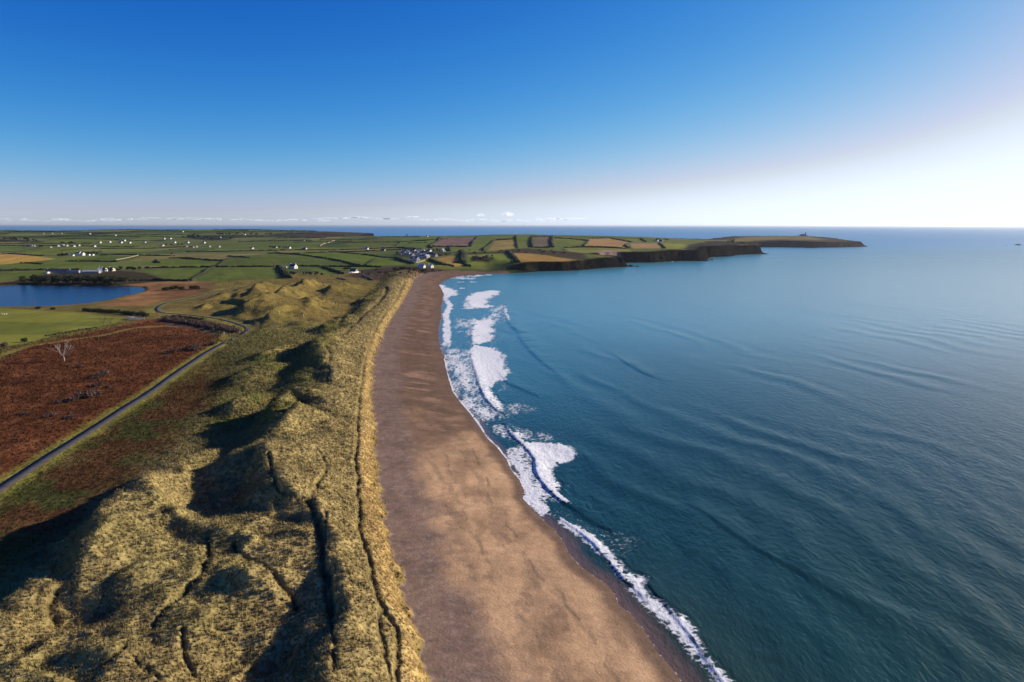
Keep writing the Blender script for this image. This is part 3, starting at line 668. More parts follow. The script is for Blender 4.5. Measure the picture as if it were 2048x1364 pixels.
for pts, st, soft in FOAM:
    P = zline(pts); s = sdf(X + wx * .8 * sc, Y + wy * .8 * sc, P, 40)
    sf = soft * 3.2 + .9; foam = np.maximum(foam, st * sstep(-sf, sf, s + (.3 + .2 * sstep(280, 520, Y)) * sf))
    if st > .8: foam = np.maximum(foam, .46 * sstep(-4.5 * sc, 0, s))        # thinning lace round the solid foam
for pts, hw, st in FLINES:
    P = zline(pts); tp = [.3] + [1.0] * (len(P) - 2) + [.3] if len(P) > 2 else [.6, .6]; d, _, tv = ldist(X + wx * .3 * sc, Y + wy * .3 * sc, P, 30, tp); foam = np.maximum(foam, st * tv ** .6 * (1 - sstep(hw * .4, hw * 1.9, d)))
edge = (1 - sstep(.25, 1.5 * np.clip(Y / 250, 1, 1.6), D)) * shoreish * sstep(170, 210, Y) * (1 - .5 * sstep(380, 480, Y)); foam = np.maximum(foam, edge * (.55 + .5 * q2))
foam = np.maximum(foam, .45 * (1 - sstep(.15, .5, D)) * shoreish)
hole = fbm((X + wx) / 5, (Y + wy) / 11, 371, 4); foam *= mix(1.0, .76 + .5 * hole, sstep(210, 330, Y)); foam = np.clip(foam - .16 * sstep(.52, .7, fbm(X / 2.2, Y / 9, 377, 3)) * sstep(150, 260, Y), 0, 1)
# swell
ph = (X * .95 + Y * .3) + (q3 - .5) * 38 + (fbm(X / 30, Y / 30, 351, 2) - .5) * 6
lam = 21.0
grp = sstep(.38, .7, fbm((X * .95 + Y * .3) / 34, (Y * .95 - X * .3) / 95, 361, 3))
s1 = np.sin(ph * 2 * np.pi / lam); s1 = (s1 * .5 + .5) ** 1.4
amp = .26 * grp * sstep(4, 28, D) * (1 - sstep(420, 800, Y))
z = amp * (s1 - .35)
z += .05 * np.sin((X * .75 - Y * .2 + (q2 - .5) * 9) * 2 * np.pi / 7.5) * sstep(5, 20, D) * (1 - sstep(180, 330, Y))
for pts, _ in WAVES:
    P = np.array([at_z(x, y, h * .6) for x, y, h in pts]); hh = [h for x, y, h in pts]
    xx, yy = X + wx * .14, Y + wy * .14
    d, _, v = ldist(xx, yy, P, 25, hh)
    m = d < 25
    cx = np.interp(yy[m], *along(P)); side = sstep(-.5, .5, (xx[m] - cx))
    kY = np.clip(Y[m] / 300, 1, 2.5)
    wdt = mix(.6 * kY, 3.2 * kY, side); wdt = np.where(foam[m] > .3, wdt, wdt * 1.7)
    z[m] += .5 * (.35 + 1.1 * q2[m]) * v[m] * np.exp(-(d[m] / wdt) ** 2)
z += foam * (q1 - .45) * .22 * sstep(.3, 2, D)
z *= sstep(0, 3, D); z += .02
z = np.where(~shoreish & (SD > 0), 0.0, z)
# water colour: swash and shallows by depth; brighter blue with distance paints in sky reflection
wc = np.tile(col((.011, .046, .032)), (len(X), 1))
bayd = sstep(60, 420, D + (q3 - .5) * 80)
wc = lay(wc, (.055, .215, .255), sstep(240, 620, Y)); wc = lay(wc, (.070, .260, .440), sstep(1400, 3200, Y))
wc = lay(wc, (.008, .048, .046), (1 - sstep(8, 70, D)) * shoreish * (1 - sstep(250, 420, Y)) * .9)
wc = lay(wc, (.022, .045, .030), (1 - sstep(2, 38 + 30 * (q3 - .5), D)) * (1 - sstep(120, 190, Y)) * .85)
wc = lay(wc, (.030, .150, .180), sstep(200, 400, Y) * (1 - sstep(20, 130, D)) * shoreish * .8)
thin = 1 - sstep(.4, np.interp(Y, [100, 160, 210, 400, 1100], [5.5, 6.0, 4.0, 4.0, 6.0]) + (q2 - .5) * 3, D)
wc = lay(wc, (.125, .085, .064), thin * shoreish)
fid = np.full(GX.shape, -1, np.int64); fid[sk] = np.arange(len(X))
a = fid[:-1, :-1]; b = fid[:-1, 1:]; c = fid[1:, 1:]; d = fid[1:, :-1]
ok = (a >= 0) & (b >= 0) & (c >= 0) & (d >= 0)
m, n, l, p = new_mat('sea_water', .16, .5); M['sea'] = m
p.inputs['IOR'].default_value = 1.333
tc = n.new('ShaderNodeTexCoord')
def noise(scale, stretch=(1, 1, 1), rot=0.0, det=3, rough=.55):
    mp = n.new('ShaderNodeMapping'); mp.inputs['Scale'].default_value = stretch; mp.inputs['Rotation'].default_value = (0, 0, rot)
    l.new(tc.outputs['Object'], mp.inputs['Vector'])
    nz = n.new('ShaderNodeTexNoise'); nz.inputs['Scale'].default_value = scale; nz.inputs['Detail'].default_value = det; nz.inputs['Roughness'].default_value = rough
    l.new(mp.outputs[0], nz.inputs['Vector']); return nz.outputs['Fac']
def math_(op, x, y=None, z=None):
    nd = n.new('ShaderNodeMath'); nd.operation = op
    for i, v in enumerate((x, y, z)):
        if v is None: continue
        if isinstance(v, (int, float)): nd.inputs[i].default_value = v
        else: l.new(v, nd.inputs[i])
    return nd.outputs[0]
af = n.new('ShaderNodeAttribute'); af.attribute_name = 'foam'
ac = n.new('ShaderNodeAttribute'); ac.attribute_name = 'Col'
# lacy foam: noise and cell walls against the foam amount
vo = n.new('ShaderNodeTexVoronoi'); vo.feature = 'DISTANCE_TO_EDGE'; vo.inputs['Scale'].default_value = .55
wp = n.new('ShaderNodeTexNoise'); wp.inputs['Scale'].default_value = .8; wp.inputs['Detail'].default_value = 4
l.new(tc.outputs['Object'], wp.inputs['Vector'])
va = n.new('ShaderNodeVectorMath'); va.operation = 'MULTIPLY_ADD'; va.inputs[1].default_value = (2.2, 2.2, 0); l.new(wp.outputs['Color'], va.inputs[0]); l.new(tc.outputs['Object'], va.inputs[2])
l.new(va.outputs[0], vo.inputs['Vector'])
lace = math_('SUBTRACT', 1.0, math_('MULTIPLY', vo.outputs['Distance'], 2.6))
fn = math_('ADD', math_('MULTIPLY', noise(.75, det=8, rough=.74), .75), math_('MULTIPLY', lace, .25))
thr = math_('SUBTRACT', 1.02, math_('MULTIPLY', af.outputs['Fac'], .88))
fm = n.new('ShaderNodeMapRange'); fm.interpolation_type = 'SMOOTHSTEP'
l.new(math_('SUBTRACT', fn, thr), fm.inputs[0]); fm.inputs[1].default_value = -.09; fm.inputs[2].default_value = .13
fmask = math_('MULTIPLY', fm.outputs[0], math_('GREATER_THAN', af.outputs['Fac'], .02))
mx = n.new('ShaderNodeMix'); mx.data_type = 'RGBA'; l.new(fmask, mx.inputs[0]); l.new(ac.outputs['Color'], mx.inputs[6]); fc = n.new('ShaderNodeValToRGB'); fc.color_ramp.elements[0].position = .36; fc.color_ramp.elements[1].position = .62; fc.color_ramp.elements[0].color = (.58, .63, .66, 1); fc.color_ramp.elements[1].color = (.88, .89, .89, 1)
l.new(noise(1.1, (1, .6, 1), 0.3, 7, .72), fc.inputs[0]); l.new(fc.outputs[0], mx.inputs[7])
l.new(mx.outputs[2], p.inputs['Base Color'])
ar = n.new('ShaderNodeAttribute'); ar.attribute_name = 'rough'; rr = n.new('ShaderNodeMapRange'); l.new(ar.outputs['Fac'], rr.inputs[3]); rr.inputs[4].default_value = .9; l.new(fmask, rr.inputs[0]); l.new(rr.outputs[0], p.inputs['Roughness'])
ang = math.radians(-17)
ach = n.new('ShaderNodeAttribute'); ach.attribute_name = 'chop'
hgt = math_('MULTIPLY', math_('ADD', noise(.55, (1, .45, 1), ang, 4, .6), math_('MULTIPLY', noise(1.3, (1, .5, 1), ang + .5, 3, .6), .35)), ach.outputs['Fac'])
hgt = math_('ADD', hgt, math_('MULTIPLY', noise(.06, (1, .4, 1), ang, 3), 1.1))
hgt = math_('ADD', hgt, math_('MULTIPLY', noise(2.4, (1, .6, 1), ang, 3, .6), .12))
hgt = math_('ADD', hgt, math_('MULTIPLY', noise(.012, (1, .35, 1), ang, 2), 3.0))
bp = n.new('ShaderNodeBump'); bp.inputs['Strength'].default_value = 1.0; bp.inputs['Distance'].default_value = .19
l.new(hgt, bp.inputs['Height']); l.new(bp.outputs[0], p.inputs['Normal'])
me = make_mesh('sea', np.stack([X, Y, z], 1), np.stack([a[ok], b[ok], c[ok], d[ok]], 1), M['sea'], {'Col': ('FLOAT_COLOR', wc), 'foam': ('FLOAT', foam), 'chop': ('FLOAT', np.interp(Y, [100, 300, 600, 2000], [1.35, 1.2, .85, .7])), 'rough': ('FLOAT', np.interp(Y, [100, 500, 1500, 4000], [.22, .17, .26, .42]))})
tag(link('sea', me), 'blue-green sea of the bay with white surf along the beach', kind='structure')

# ------------------------------------------------------------------ lake and road
def sheet(name, P, z, mat, label, kind='structure'):
    me = bpy.data.meshes.new(name); me.from_pydata([(x, y, z) for x, y in P], [], [list(range(len(P)))[::-1] if False else list(range(len(P)))])
    me.materials.append(mat); me.update()
    o = link(name, me); tag(o, label, kind=kind); return o
m, n, l, p = new_mat('lake_water', .26, .5); M['lake'] = m; p.inputs['IOR'].default_value = 1.333; p.inputs['Base Color'].default_value = (.005, .02, .05, 1)
tc = n.new('ShaderNodeTexCoord'); bp = n.new('ShaderNodeBump'); bp.inputs['Distance'].default_value = .35
l.new(noise(.5, (1, .5, 1), 0, 4), bp.inputs['Height']); l.new(bp.outputs[0], p.inputs['Normal'])
LK = smooth_line(np.vstack([LAKE, LAKE[:1]]), 1)[:-1]
cx_, cy_ = LK.mean(0)
grow = np.array([[x + (x - cx_) * .004, y + (y - cy_) * .02] for x, y in LK])
o = sheet('lake', grow, 2.9, M['lake'], 'dark blue lake behind the dunes at the left edge')
flat_mat('asphalt', (.048, .044, .05), .85, .25, .25, .35)
def ribbon(P, hw, lift):
    P = np.asarray(P); T = np.gradient(P, axis=0); T /= np.linalg.norm(T, axis=1)[:, None] + 1e-9; N = np.stack([T[:, 1], -T[:, 0]], 1)
    L, R = P - N * hw, P + N * hw
    zc = np.maximum.reduce([terrain(L[:, 0], L[:, 1]), terrain(R[:, 0], R[:, 1]), terrain(P[:, 0], P[:, 1])]) + lift
    V = [];
    for i in range(len(P)): V += [(*L[i], zc[i]), (*R[i], zc[i]), (*L[i], zc[i] - 1.2), (*R[i], zc[i] - 1.2)]
    Fq = []
    for i in range(len(P) - 1):
        A = 4 * i; B = A + 4
        Fq += [(A, A + 1, B + 1, B), (A + 2, A, B, B + 2), (A + 1, A + 3, B + 3, B + 1)]
    return V, Fq
def resample(P, step):
    P = np.asarray(P, float); s = np.concatenate([[0], np.cumsum(np.hypot(*np.diff(P, axis=0).T))]); t = np.arange(0, s[-1], step)
    return np.stack([np.interp(t, s, P[:, 0]), np.interp(t, s, P[:, 1])], 1)
V, Fq = ribbon(resample(road_w, 4), 1.9, .07)
me = make_mesh('road', V, Fq, M['asphalt'], smooth=False); tag(link('road', me), 'narrow grey asphalt lane bending between the heath and the dunes', kind='structure')
# ------------------------------------------------------------------ small builders
flat_mat('white_wall', (.72, .71, .67), .8, .3, .04, 1.5); flat_mat('stone_wall', (.33, .30, .27), .9, .2, .25, 1.2); flat_mat('cream_wall', (.62, .55, .42), .85, .2, .06, 1.5)
flat_mat('slate', (.055, .06, .072), .6, .4, .2, 2.0); flat_mat('tin_roof', (.34, .37, .42), .45, .5, .12, .6); flat_mat('dark_tin', (.10, .13, .15), .5, .4, .12, .6)
flat_mat('glass', (.03, .035, .045), .12, .6); flat_mat('paint', (.08, .07, .06), .5, .4)
flat_mat('bark', (.10, .085, .07), .9, .2, .3, 3); flat_mat('pale_wood', (.38, .33, .27), .8, .2, .2, 3)
flat_mat('hedge_leaf', (.028, .035, .014), .9, .15, .4, .5); flat_mat('dark_leaf', (.022, .032, .014), .85, .2, .4, .6); flat_mat('scrub_twig', (.115, .080, .066), .95, .1, .35, .8)
flat_mat('gorse_leaf', (.032, .042, .016), .9, .15, .4, .9); flat_mat('olive_leaf', (.045, .052, .02), .9, .15, .4, .7)
flat_mat('steel', (.36, .40, .45), .4, .5); flat_mat('white_paint', (.78, .78, .76), .6, .3); flat_mat('wool', (.72, .68, .6), .95, .1); flat_mat('dark_rock', (.04, .035, .032), .85, .3, .35, .3)
flat_mat('dry_stone', (.26, .22, .16), .9, .2, .25, 1.0)
def pm(name, V, Fc, mat, parent=None, smooth=False):
    me = bpy.data.meshes.new(name); me.from_pydata([tuple(map(float, v)) for v in V], [], Fc); me.materials.append(M[mat]); me.update()
    if smooth: me.polygons.foreach_set('use_smooth', np.ones(len(me.polygons), bool))
    return link(name, me, parent)
def empty(name, loc, rz=0.0, sc=1.0):
    o = bpy.data.objects.new(name, None); S.collection.objects.link(o); o.location = loc; o.rotation_euler = (0, 0, rz); o.scale = (sc, sc, sc); o.empty_display_size = .5
    return o
def box(V, Fc, x0, x1, y0, y1, z0, z1):
    b = len(V); V += [(x0, y0, z0), (x1, y0, z0), (x1, y1, z0), (x0, y1, z0), (x0, y0, z1), (x1, y0, z1), (x1, y1, z1), (x0, y1, z1)]
    Fc += [[b + i for i in f] for f in ((0, 3, 2, 1), (4, 5, 6, 7), (0, 1, 5, 4), (1, 2, 6, 5), (2, 3, 7, 6), (3, 0, 4, 7))]
def tube(V, Fc, pts, rad, k=6):
    b = len(V); pts = [Vector(p) for p in pts]
    for i, p in enumerate(pts):
        d = (pts[min(i + 1, len(pts) - 1)] - pts[max(i - 1, 0)]).normalized()
        s = d.orthogonal().normalized(); t = d.cross(s)
        for j in range(k):
            a = 2 * math.pi * j / k; V.append(tuple(p + (s * math.cos(a) + t * math.sin(a)) * rad[i]))
    for i in range(len(pts) - 1):
        for j in range(k): Fc.append([b + i * k + j, b + i * k + (j + 1) % k, b + (i + 1) * k + (j + 1) % k, b + (i + 1) * k + j])
    Fc.append([b + j for j in range(k)][::-1]); Fc.append([b + (len(pts) - 1) * k + j for j in range(k)])
def copy_tree(o, parent=None):
    c = o.copy(); S.collection.objects.link(c); c.parent = parent
    for ch in o.children: copy_tree(ch, c)
    return c

# ------------------------------------------------------------------ houses
def house(label, px, py, L=12, Wd=7, H=3.2, rz=0.0, wall='white_wall', roof='slate', pitch=.85, chim=1, detail=False, name='cottage', cat='house', group=None):
    x, y, z = G(px, py)
    t = empty(name, (x, y, z - .25), rz); tag(t, label, cat, group)
    a, b = L / 2, Wd / 2; R = H + b * pitch
    V = [(-a, -b, 0), (a, -b, 0), (a, b, 0), (-a, b, 0), (-a, -b, H), (a, -b, H), (a, b, H), (-a, b, H), (-a, 0, R), (a, 0, R)]
    pm('wall', V, [[0, 1, 5, 4], [1, 2, 6, 9, 5], [2, 3, 7, 6], [3, 0, 4, 8, 7]], wall, t)
    V, Fc = [], []; ov, th = .35, .22
    for s in (-1, 1):
        q = len(V); ex = a + .15
        lo = (s * (b + ov), H - ov * pitch)
        for xx in (-ex, ex): V += [(xx, lo[0], lo[1] + .03), (xx, 0, R + .03), (xx, lo[0], lo[1] + th), (xx, 0, R + th + .03)]
        Fc += [[q + i for i in f] for f in ((0, 1, 5, 4), (2, 6, 7, 3), (0, 4, 6, 2), (0, 2, 3, 1), (4, 5, 7, 6))]
    rf = pm('roof', V, Fc, roof, t)
    for c in range(chim):
        V, Fc = [], []; cx = (-a + .6) if c == 0 else (a - .6)
        box(V, Fc, cx - .45, cx + .45, -.4, .4, R - .5, R + 1.1); box(V, Fc, cx - .3, cx - .02, -.14, .14, R + 1.1, R + 1.5); box(V, Fc, cx + .04, cx + .32, -.14, .14, R + 1.1, R + 1.5)
        pm('chimney', V, Fc, wall, rf)
    if detail:
        n = max(2, int(L // 3.2))
        for i in range(n):
            wx = -a + (i + .5) * L / n
            V, Fc = [], []
            if i == n // 2:
                box(V, Fc, wx - .5, wx + .5, -b - .06, -b + .1, 0, 2.1); pm('door', V, Fc, 'paint', t)
            else:
                box(V, Fc, wx - .55, wx + .55, -b - .05, -b + .1, 1.0, 2.25); w_ = pm('window', V, Fc, 'glass', t)
                V, Fc = [], []; box(V, Fc, wx - .7, wx + .7, -b - .14, -b + .05, .86, .98); pm('sill', V, Fc, 'white_paint', w_)
        for zz in (1.0, 3.4):
            V, Fc = [], []; box(V, Fc, a - .1, a + .05, -.6, .6, zz, zz + 1.25); pm('window', V, Fc, 'glass', t)
    return t
RZ = math.radians
house('grey tin roofed long barn at the lakeside farm', 183, 546.5, 24, 9, 3.2, RZ(12), 'stone_wall', 'tin_roof', .45, 0, name='barn', cat='barn')
t = house('tall white house with four chimneys at the lakeside farm', 200, 545, 9, 6, 7.5, RZ(-60), 'white_wall', 'slate', .7, 2, True, name='farmhouse')
house('white gable ended cottage just right of the tall farmhouse', 208.5, 543, 9, 6, 3.6, RZ(-18), 'white_wall', 'slate', 1.0, 1)
house('cream gabled house at the right end of the lakeside farm', 223, 542, 10, 7, 3.2, RZ(-20), 'cream_wall', 'slate', .8, 1)
house('long dark slate roofed house left in the lakeside farm', 118, 546, 34, 9, 3.0, RZ(8), 'stone_wall', 'slate', .8, 2, name='long_house')
house('second dark roofed outbuilding between the long house and the barn', 148, 546, 18, 8, 2.8, RZ(4), 'stone_wall', 'dark_tin', .6, 0, name='outbuilding', cat='barn')
house('little white shed left of the grey barn', 165, 546, 5, 4, 2.6, RZ(-30), 'white_wall', 'tin_roof', .4, 0, name='shed', cat='shed')
house('little white shed at the left end of the lakeside farm', 96, 547, 5, 4, 2.6, RZ(-30), 'white_wall', 'tin_roof', .4, 0, name='shed', cat='shed')
house('large white two storey house on the mid farm', 158, 511, 13, 8, 5.6, RZ(-25), 'white_wall', 'slate', .8, 2, True, name='farmhouse')
house('second white gabled wing beside the mid farm house', 165, 511, 10, 7, 4.8, RZ(-20), 'white_wall', 'slate', .9, 1, name='farmhouse')
house('low white outbuilding left of the mid farm house', 138, 512, 9, 5, 2.8, RZ(-14), 'white_wall', 'dark_tin', .5, 0, name='outbuilding', cat='barn')
house('low white outbuilding next to the mid farm trees', 144.5, 512, 9, 5, 2.8, RZ(-14), 'white_wall', 'dark_tin', .5, 0, name='outbuilding', cat='barn')
house('small white shed right of the mid farm house', 178, 511, 6, 5, 2.6, RZ(-20), 'white_wall', 'slate', .6, 0, name='shed', cat='shed')
house('white garage at the right end of the mid farm', 185.5, 511, 6, 5, 2.6, RZ(-20), 'white_wall', 'slate', .6, 0, name='shed', cat='shed')
house('white gabled farm cottage with garden beside the long straight hedge', 587, 537, 13, 8, 4.2, RZ(-30), 'white_wall', 'slate', 1.0, 2, True)
house('grey outbuilding left of the white gabled farm cottage', 567, 536, 12, 5, 2.5, RZ(-6), 'stone_wall', 'tin_roof', .4, 0, name='outbuilding', cat='barn')
house('stone gabled cottage behind a white wall near the dunes', 708, 545, 11, 7, 3.0, RZ(-25), 'stone_wall', 'slate', 1.0, 1, True)
house('left one of the twin white gabled houses below the village', 825.5, 521.5, 12, 7, 4.5, RZ(-55), 'white_wall', 'slate', 1.15, 1, True, name='gabled_house')
house('right one of the twin white gabled houses below the village', 834, 521.5, 12, 7, 4.5, RZ(-55), 'white_wall', 'slate', 1.15, 1, True, name='gabled_house')
house('blue-grey roofed bungalow above the end of the beach', 843, 535.5, 12, 8, 2.8, RZ(-20), 'white_wall', 'tin_roof', .8, 1, True, name='bungalow')
house('white gabled bungalow right of the blue-grey roofed one', 861, 535.3, 9, 7, 2.9, RZ(-35), 'white_wall', 'cream_wall', .8, 1, True, name='bungalow')
FARH = [(62,493.5,'left one of two white cottages by dark trees on the upper left'),(70,493.5,'right one of two white cottages by dark trees on the upper left'),
 (102,495.5,'small cream cottage left in the upper cluster'),(117,493,'white cottage in the middle of the upper cluster'),(127,491.5,'long white bungalow with pale roof in the upper cluster'),(134,492.5,'low cream bungalow in the upper cluster'),
 (148,493.5,'white house before the dark trees of the upper cluster'),(158,492,'pinkish rendered house at the right of the upper cluster'),(188,493.5,'white gabled cottage with a long dark roof to its left'),
 (200,486,'white bungalow, first from the left in the roadside row'),(219,485,'small pale bungalow, second from the left in the roadside row'),(241,486,'wide white bungalow in the roadside row'),(259,486.5,'white gabled house at the right end of the roadside row'),(248,482,'white bungalow just above the roadside row'),
 (88,468,'white cottage on the far hill left of two cream ones'),(105,468,'cream cottage on the far hill'),(124,468,'bright white cottage on the far hill right of the cream one'),(180,468.5,'long white bungalow on the far hill'),(231,471.5,'lone white house on the far slope'),
 (290,486,'white cottage beside dark shrubs, right of the roadside row'),(325,492,'lone bright white gabled house in the open green field'),(328,478.5,'small white cottage left of a wider one on the far plain'),(340,478,'wide white house on the far plain'),(365,464,'white house on the skyline hill'),
 (349,486,'pair-roofed pale cottage below the far woods'),(375,486,'white cottage below the far woods'),(407,486.5,'small white cottage right below the far woods'),(374,494,'white gabled cottage left of the tan barns'),(387,495.5,'tan barn, left of the pair'),(393,494.5,'orange-tan barn, right of the pair'),
 (419,494,'white bungalow right of the tan barns'),(438,494.5,'white bungalow at the end of the tan barn row'),(504,498,'lone white house in the middle of the plain'),(409,477,'white house among the far woods'),(440,476,'white house at the right edge of the far woods'),(489,470,'white house under the dark far hill'),
 (578,497,'bright white house with a dark hedge to its left'),(609,499.5,'long white house right of the bright white one'),(550,496,'low grey barn left of the bright white house'),(733,499,'white roofed house on the headland neck'),(766,502,'grey house at the left edge of the village'),(608,482,'grey church-like house on the slope'),
 (854,473.5,'white house at the right end of a skyline row of trees'),(1313,482.5,'white farmhouse on the skyline of the headland'),(1322,483,'grey barn right of the skyline farmhouse')]
for i, (px, py, lab) in enumerate(FARH):
    wall = 'cream_wall' if ('tan' in lab or 'cream' in lab or 'pink' in lab) else ('stone_wall' if 'grey' in lab else 'white_wall')
    big = 1.25 if ('wide' in lab or 'long' in lab) else 1.0
    house(lab, px, py, 10 * big * (1 + .1 * ((i * 7) % 3)), 6.5, 2.9, RZ(-15 - (i * 37) % 40), wall, 'slate' if 'pale' not in lab else 'tin_roof', .85, 1 + i % 2, name='barn' if 'barn' in lab else 'cottage', cat='barn' if 'barn' in lab else 'house')
VIL = [(800,510),(806,507.5),(812,511),(818,508),(824,512),(829,509),(835,506),(840,511.5),(846,508.5),(851,512.5),(856,509.5),(861,512),(866,509),(815,504.5),(826,504),(838,502.5),(848,505),(858,504.5),(808,503.5),(886,503),(870,513.5),(844,514.5),(854,515.5)]
for i, (px, py) in enumerate(VIL):
    house('small grey slate roofed house in the crowded village', px, py, 10 + (i * 5) % 4, 7, 3.0 + (i % 3) * .5, RZ((i * 53) % 170 - 85), ('stone_wall', 'white_wall', 'stone_wall', 'cream_wall')[i % 4], ('slate', 'tin_roof', 'slate')[i % 3], .8, 1, name='village_house', group='houses of the village')

# ------------------------------------------------------------------ lighthouse, ruin, walls, poles, pen
hy = np.linspace(2450, 2900, 120); hx = (1596 - 1024) / F * hy / CT * 1.0; hz = terrain(hx, hy); k_ = int(np.argmax((hz - CAM_H) / hy)); x, y, z = hx[k_], hy[k_], hz[k_]    # on the skyline of the headland
lt = empty('lighthouse', (x, y, z - .5)); tag(lt, 'white lighthouse tower with lantern and keepers house on the far headland', 'lighthouse')
def lathe(prof, k=14):
    V, Fc = [], []
    for r, zz in prof:
        for j in range(k): V.append((r * math.cos(2 * math.pi * j / k), r * math.sin(2 * math.pi * j / k), zz))
    for i in range(len(prof) - 1):
        for j in range(k): Fc.append([i * k + j, i * k + (j + 1) % k, (i + 1) * k + (j + 1) % k, (i + 1) * k + j])
    Fc.append([(len(prof) - 1) * k + j for j in range(k)]); return V, Fc
flat_mat('grey_render', (.42, .42, .42), .8, .3, .08, .8)
V, Fc = lathe([(3.4, 0), (3.0, 6), (2.7, 11.5), (3.4, 11.7), (3.4, 12.2), (2.6, 12.2)]); pm('tower', V, Fc, 'grey_render', lt)
V, Fc = lathe([(3.3, 12.2), (3.35, 13.2), (3.25, 13.2), (3.2, 12.3)]); pm('gallery_rail', V, Fc, 'white_paint', lt)
V, Fc = lathe([(1.9, 12.2), (1.9, 15.0)]); lan = pm('lantern', V, Fc, 'glass', lt)
V, Fc = lathe([(2.2, 15.0), (1.4, 16.2), (.25, 16.8), (.2, 18.4)]); pm('lantern_roof', V, Fc, 'grey_render', lan)
V = [(-22, -5, 0), (-3, -5, 0), (-3, 5, 0), (-22, 5, 0), (-22, -5, 6), (-3, -5, 6), (-3, 5, 6), (-22, 5, 6)]
pm('keepers_house', V, [[0, 1, 5, 4], [1, 2, 6, 5], [2, 3, 7, 6], [3, 0, 4, 7], [4, 5, 6, 7]], 'grey_render', lt)
V = [(-22.4, -5.4, 6.03), (-2.6, -5.4, 6.03), (-2.6, 5.4, 6.03), (-22.4, 5.4, 6.03), (-19, 0, 8.6), (-6, 0, 8.6)]; pm('roof', V, [[0, 1, 5, 4], [1, 2, 5], [2, 3, 4, 5], [3, 0, 4]], 'slate', lt)
V, Fc = [], []; box(V, Fc, 3.6, 9, -3.5, 3.5, 0, 4); pm('store', V, Fc, 'white_wall', lt)
V, Fc = [], []; box(V, Fc, -34, -22.2, -3, 4, 0, 2.6); pm('yard_wall', V, Fc, 'grey_render', lt)
x, y, z = G(1465, 484); V, Fc = [], []
box(V, Fc, -5, -3.6, -4, 4, -1, 8); box(V, Fc, -3.6, 2, 2.8, 4, -1, 5); box(V, Fc, 3, 4.4, -3, 4, -1, 10); box(V, Fc, -3.6, 2.9, -4, -2.9, -1, 3.2); box(V, Fc, -16, -9, -3, 3, -1, 4)
o = pm('ruin', V, Fc, 'dark_rock'); o.location = (x, y, z); tag(o, 'dark ruined stone tower walls on the headland neck', 'ruin')
def wall_line(name, label, pts, w=.6, h=1.2, mat='dry_stone', cat='wall'):
    P = resample(gline(pts), 5); T = np.gradient(P, axis=0); T /= np.linalg.norm(T, axis=1)[:, None] + 1e-9; N = np.stack([T[:, 1], -T[:, 0]], 1)
    zz = TERR[0](P[:, 0], P[:, 1]); c = P.mean(0); zc = zz.min()
    V, Fc = [], []
    for i in range(len(P)):
        hh = h * (1 + .2 * math.sin(i * 2.3))
        for s, k in ((-1, 0), (-.7, hh), (.7, hh), (1, 0)): V.append((P[i][0] + N[i][0] * s * w / 2 - c[0], P[i][1] + N[i][1] * s * w / 2 - c[1], zz[i] + k - zc - (.4 if k == 0 else 0)))
        if i:
            a = 4 * i - 4
            Fc += [[a, a + 4, a + 5, a + 1], [a + 1, a + 5, a + 6, a + 2], [a + 2, a + 6, a + 7, a + 3]]
    n = len(V); Fc += [[0, 1, 2, 3], [n - 1, n - 2, n - 3, n - 4]]
    o = pm(name, V, Fc, mat); o.location = (*c, zc); tag(o, label, cat); return o
wall_line('garden_wall', 'white wall in front of the stone gabled cottage', [(697,546.5),(706,546),(716,545.5),(722,544)], .7, 2.0, 'white_wall')
wall_line('garden_wall', 'pale stone wall below the twin white gabled houses', [(832,526),(842,524),(852,520.5)], .8, 2.2)
wall_line('field_wall', 'pale stone wall running down to the dunes from the dark scrub', [(675,556),(685,558.5),(693,561)], .8, 1.6)
wall_line('field_wall', 'pale stone wall at the head of the marram slope', [(724,551),(735,555),(748,561)], .9, 1.8)
wall_line('field_wall', 'pale bank climbing the slope behind the diagonal hedge', [(640,492),(658,485),(670,481)], 1.5, 1.8)
wall_line('field_wall', 'pale track wall above the mid green fields', [(232,520),(250,517),(268,513),(290,509)], .9, 1.5)
def pole(label, px, py, h):
    x, y, z = G(px, py); t = empty('utility_pole', (x, y, z - .5)); tag(t, label, 'pole')
    V, Fc = [], []; tube(V, Fc, [(0, 0, 0), (0, 0, h)], [.22, .16], 6); pm('pole', V, Fc, 'bark', t)
    V, Fc = [], []; box(V, Fc, -.9, .9, -.08, .08, h - .7, h - .5); pm('crossarm', V, Fc, 'bark', t)
pole('wooden utility pole beside the round bush on the lake bank', 70, 617.5, 9); pole('wooden utility pole on the lake bank left of the gorse', 158, 619, 8); pole('wooden pole by the lane bend beyond the gorse', 315, 634, 5)
x, y, z = G(268, 640); t = empty('cattle_pen', (x, y, z - .1), RZ(-6)); tag(t, 'grey metal cattle pen of rails at the meadow corner', 'pen')
for i in range(7):
    for yy in ((0, 4) if i in (0, 3, 6) else (0,)):
        V, Fc = [], []; box(V, Fc, -6 + 2 * i - .08, -6 + 2 * i + .08, yy - .08, yy + .08, 0, 2.0); pm('post', V, Fc, 'steel', t)
for zz in (.5, 1.0, 1.5, 1.95):
    for yy in (0, 4):
        V, Fc = [], []; box(V, Fc, -6.1, 6.1, yy - .05, yy + .05, zz - .07, zz + .07); pm('rail', V, Fc, 'steel', t)
V, Fc = [], []; box(V, Fc, -6, -1.5, .15, 3.8, 2.05, 2.2); pm('roof_sheet', V, Fc, 'tin_roof', t)
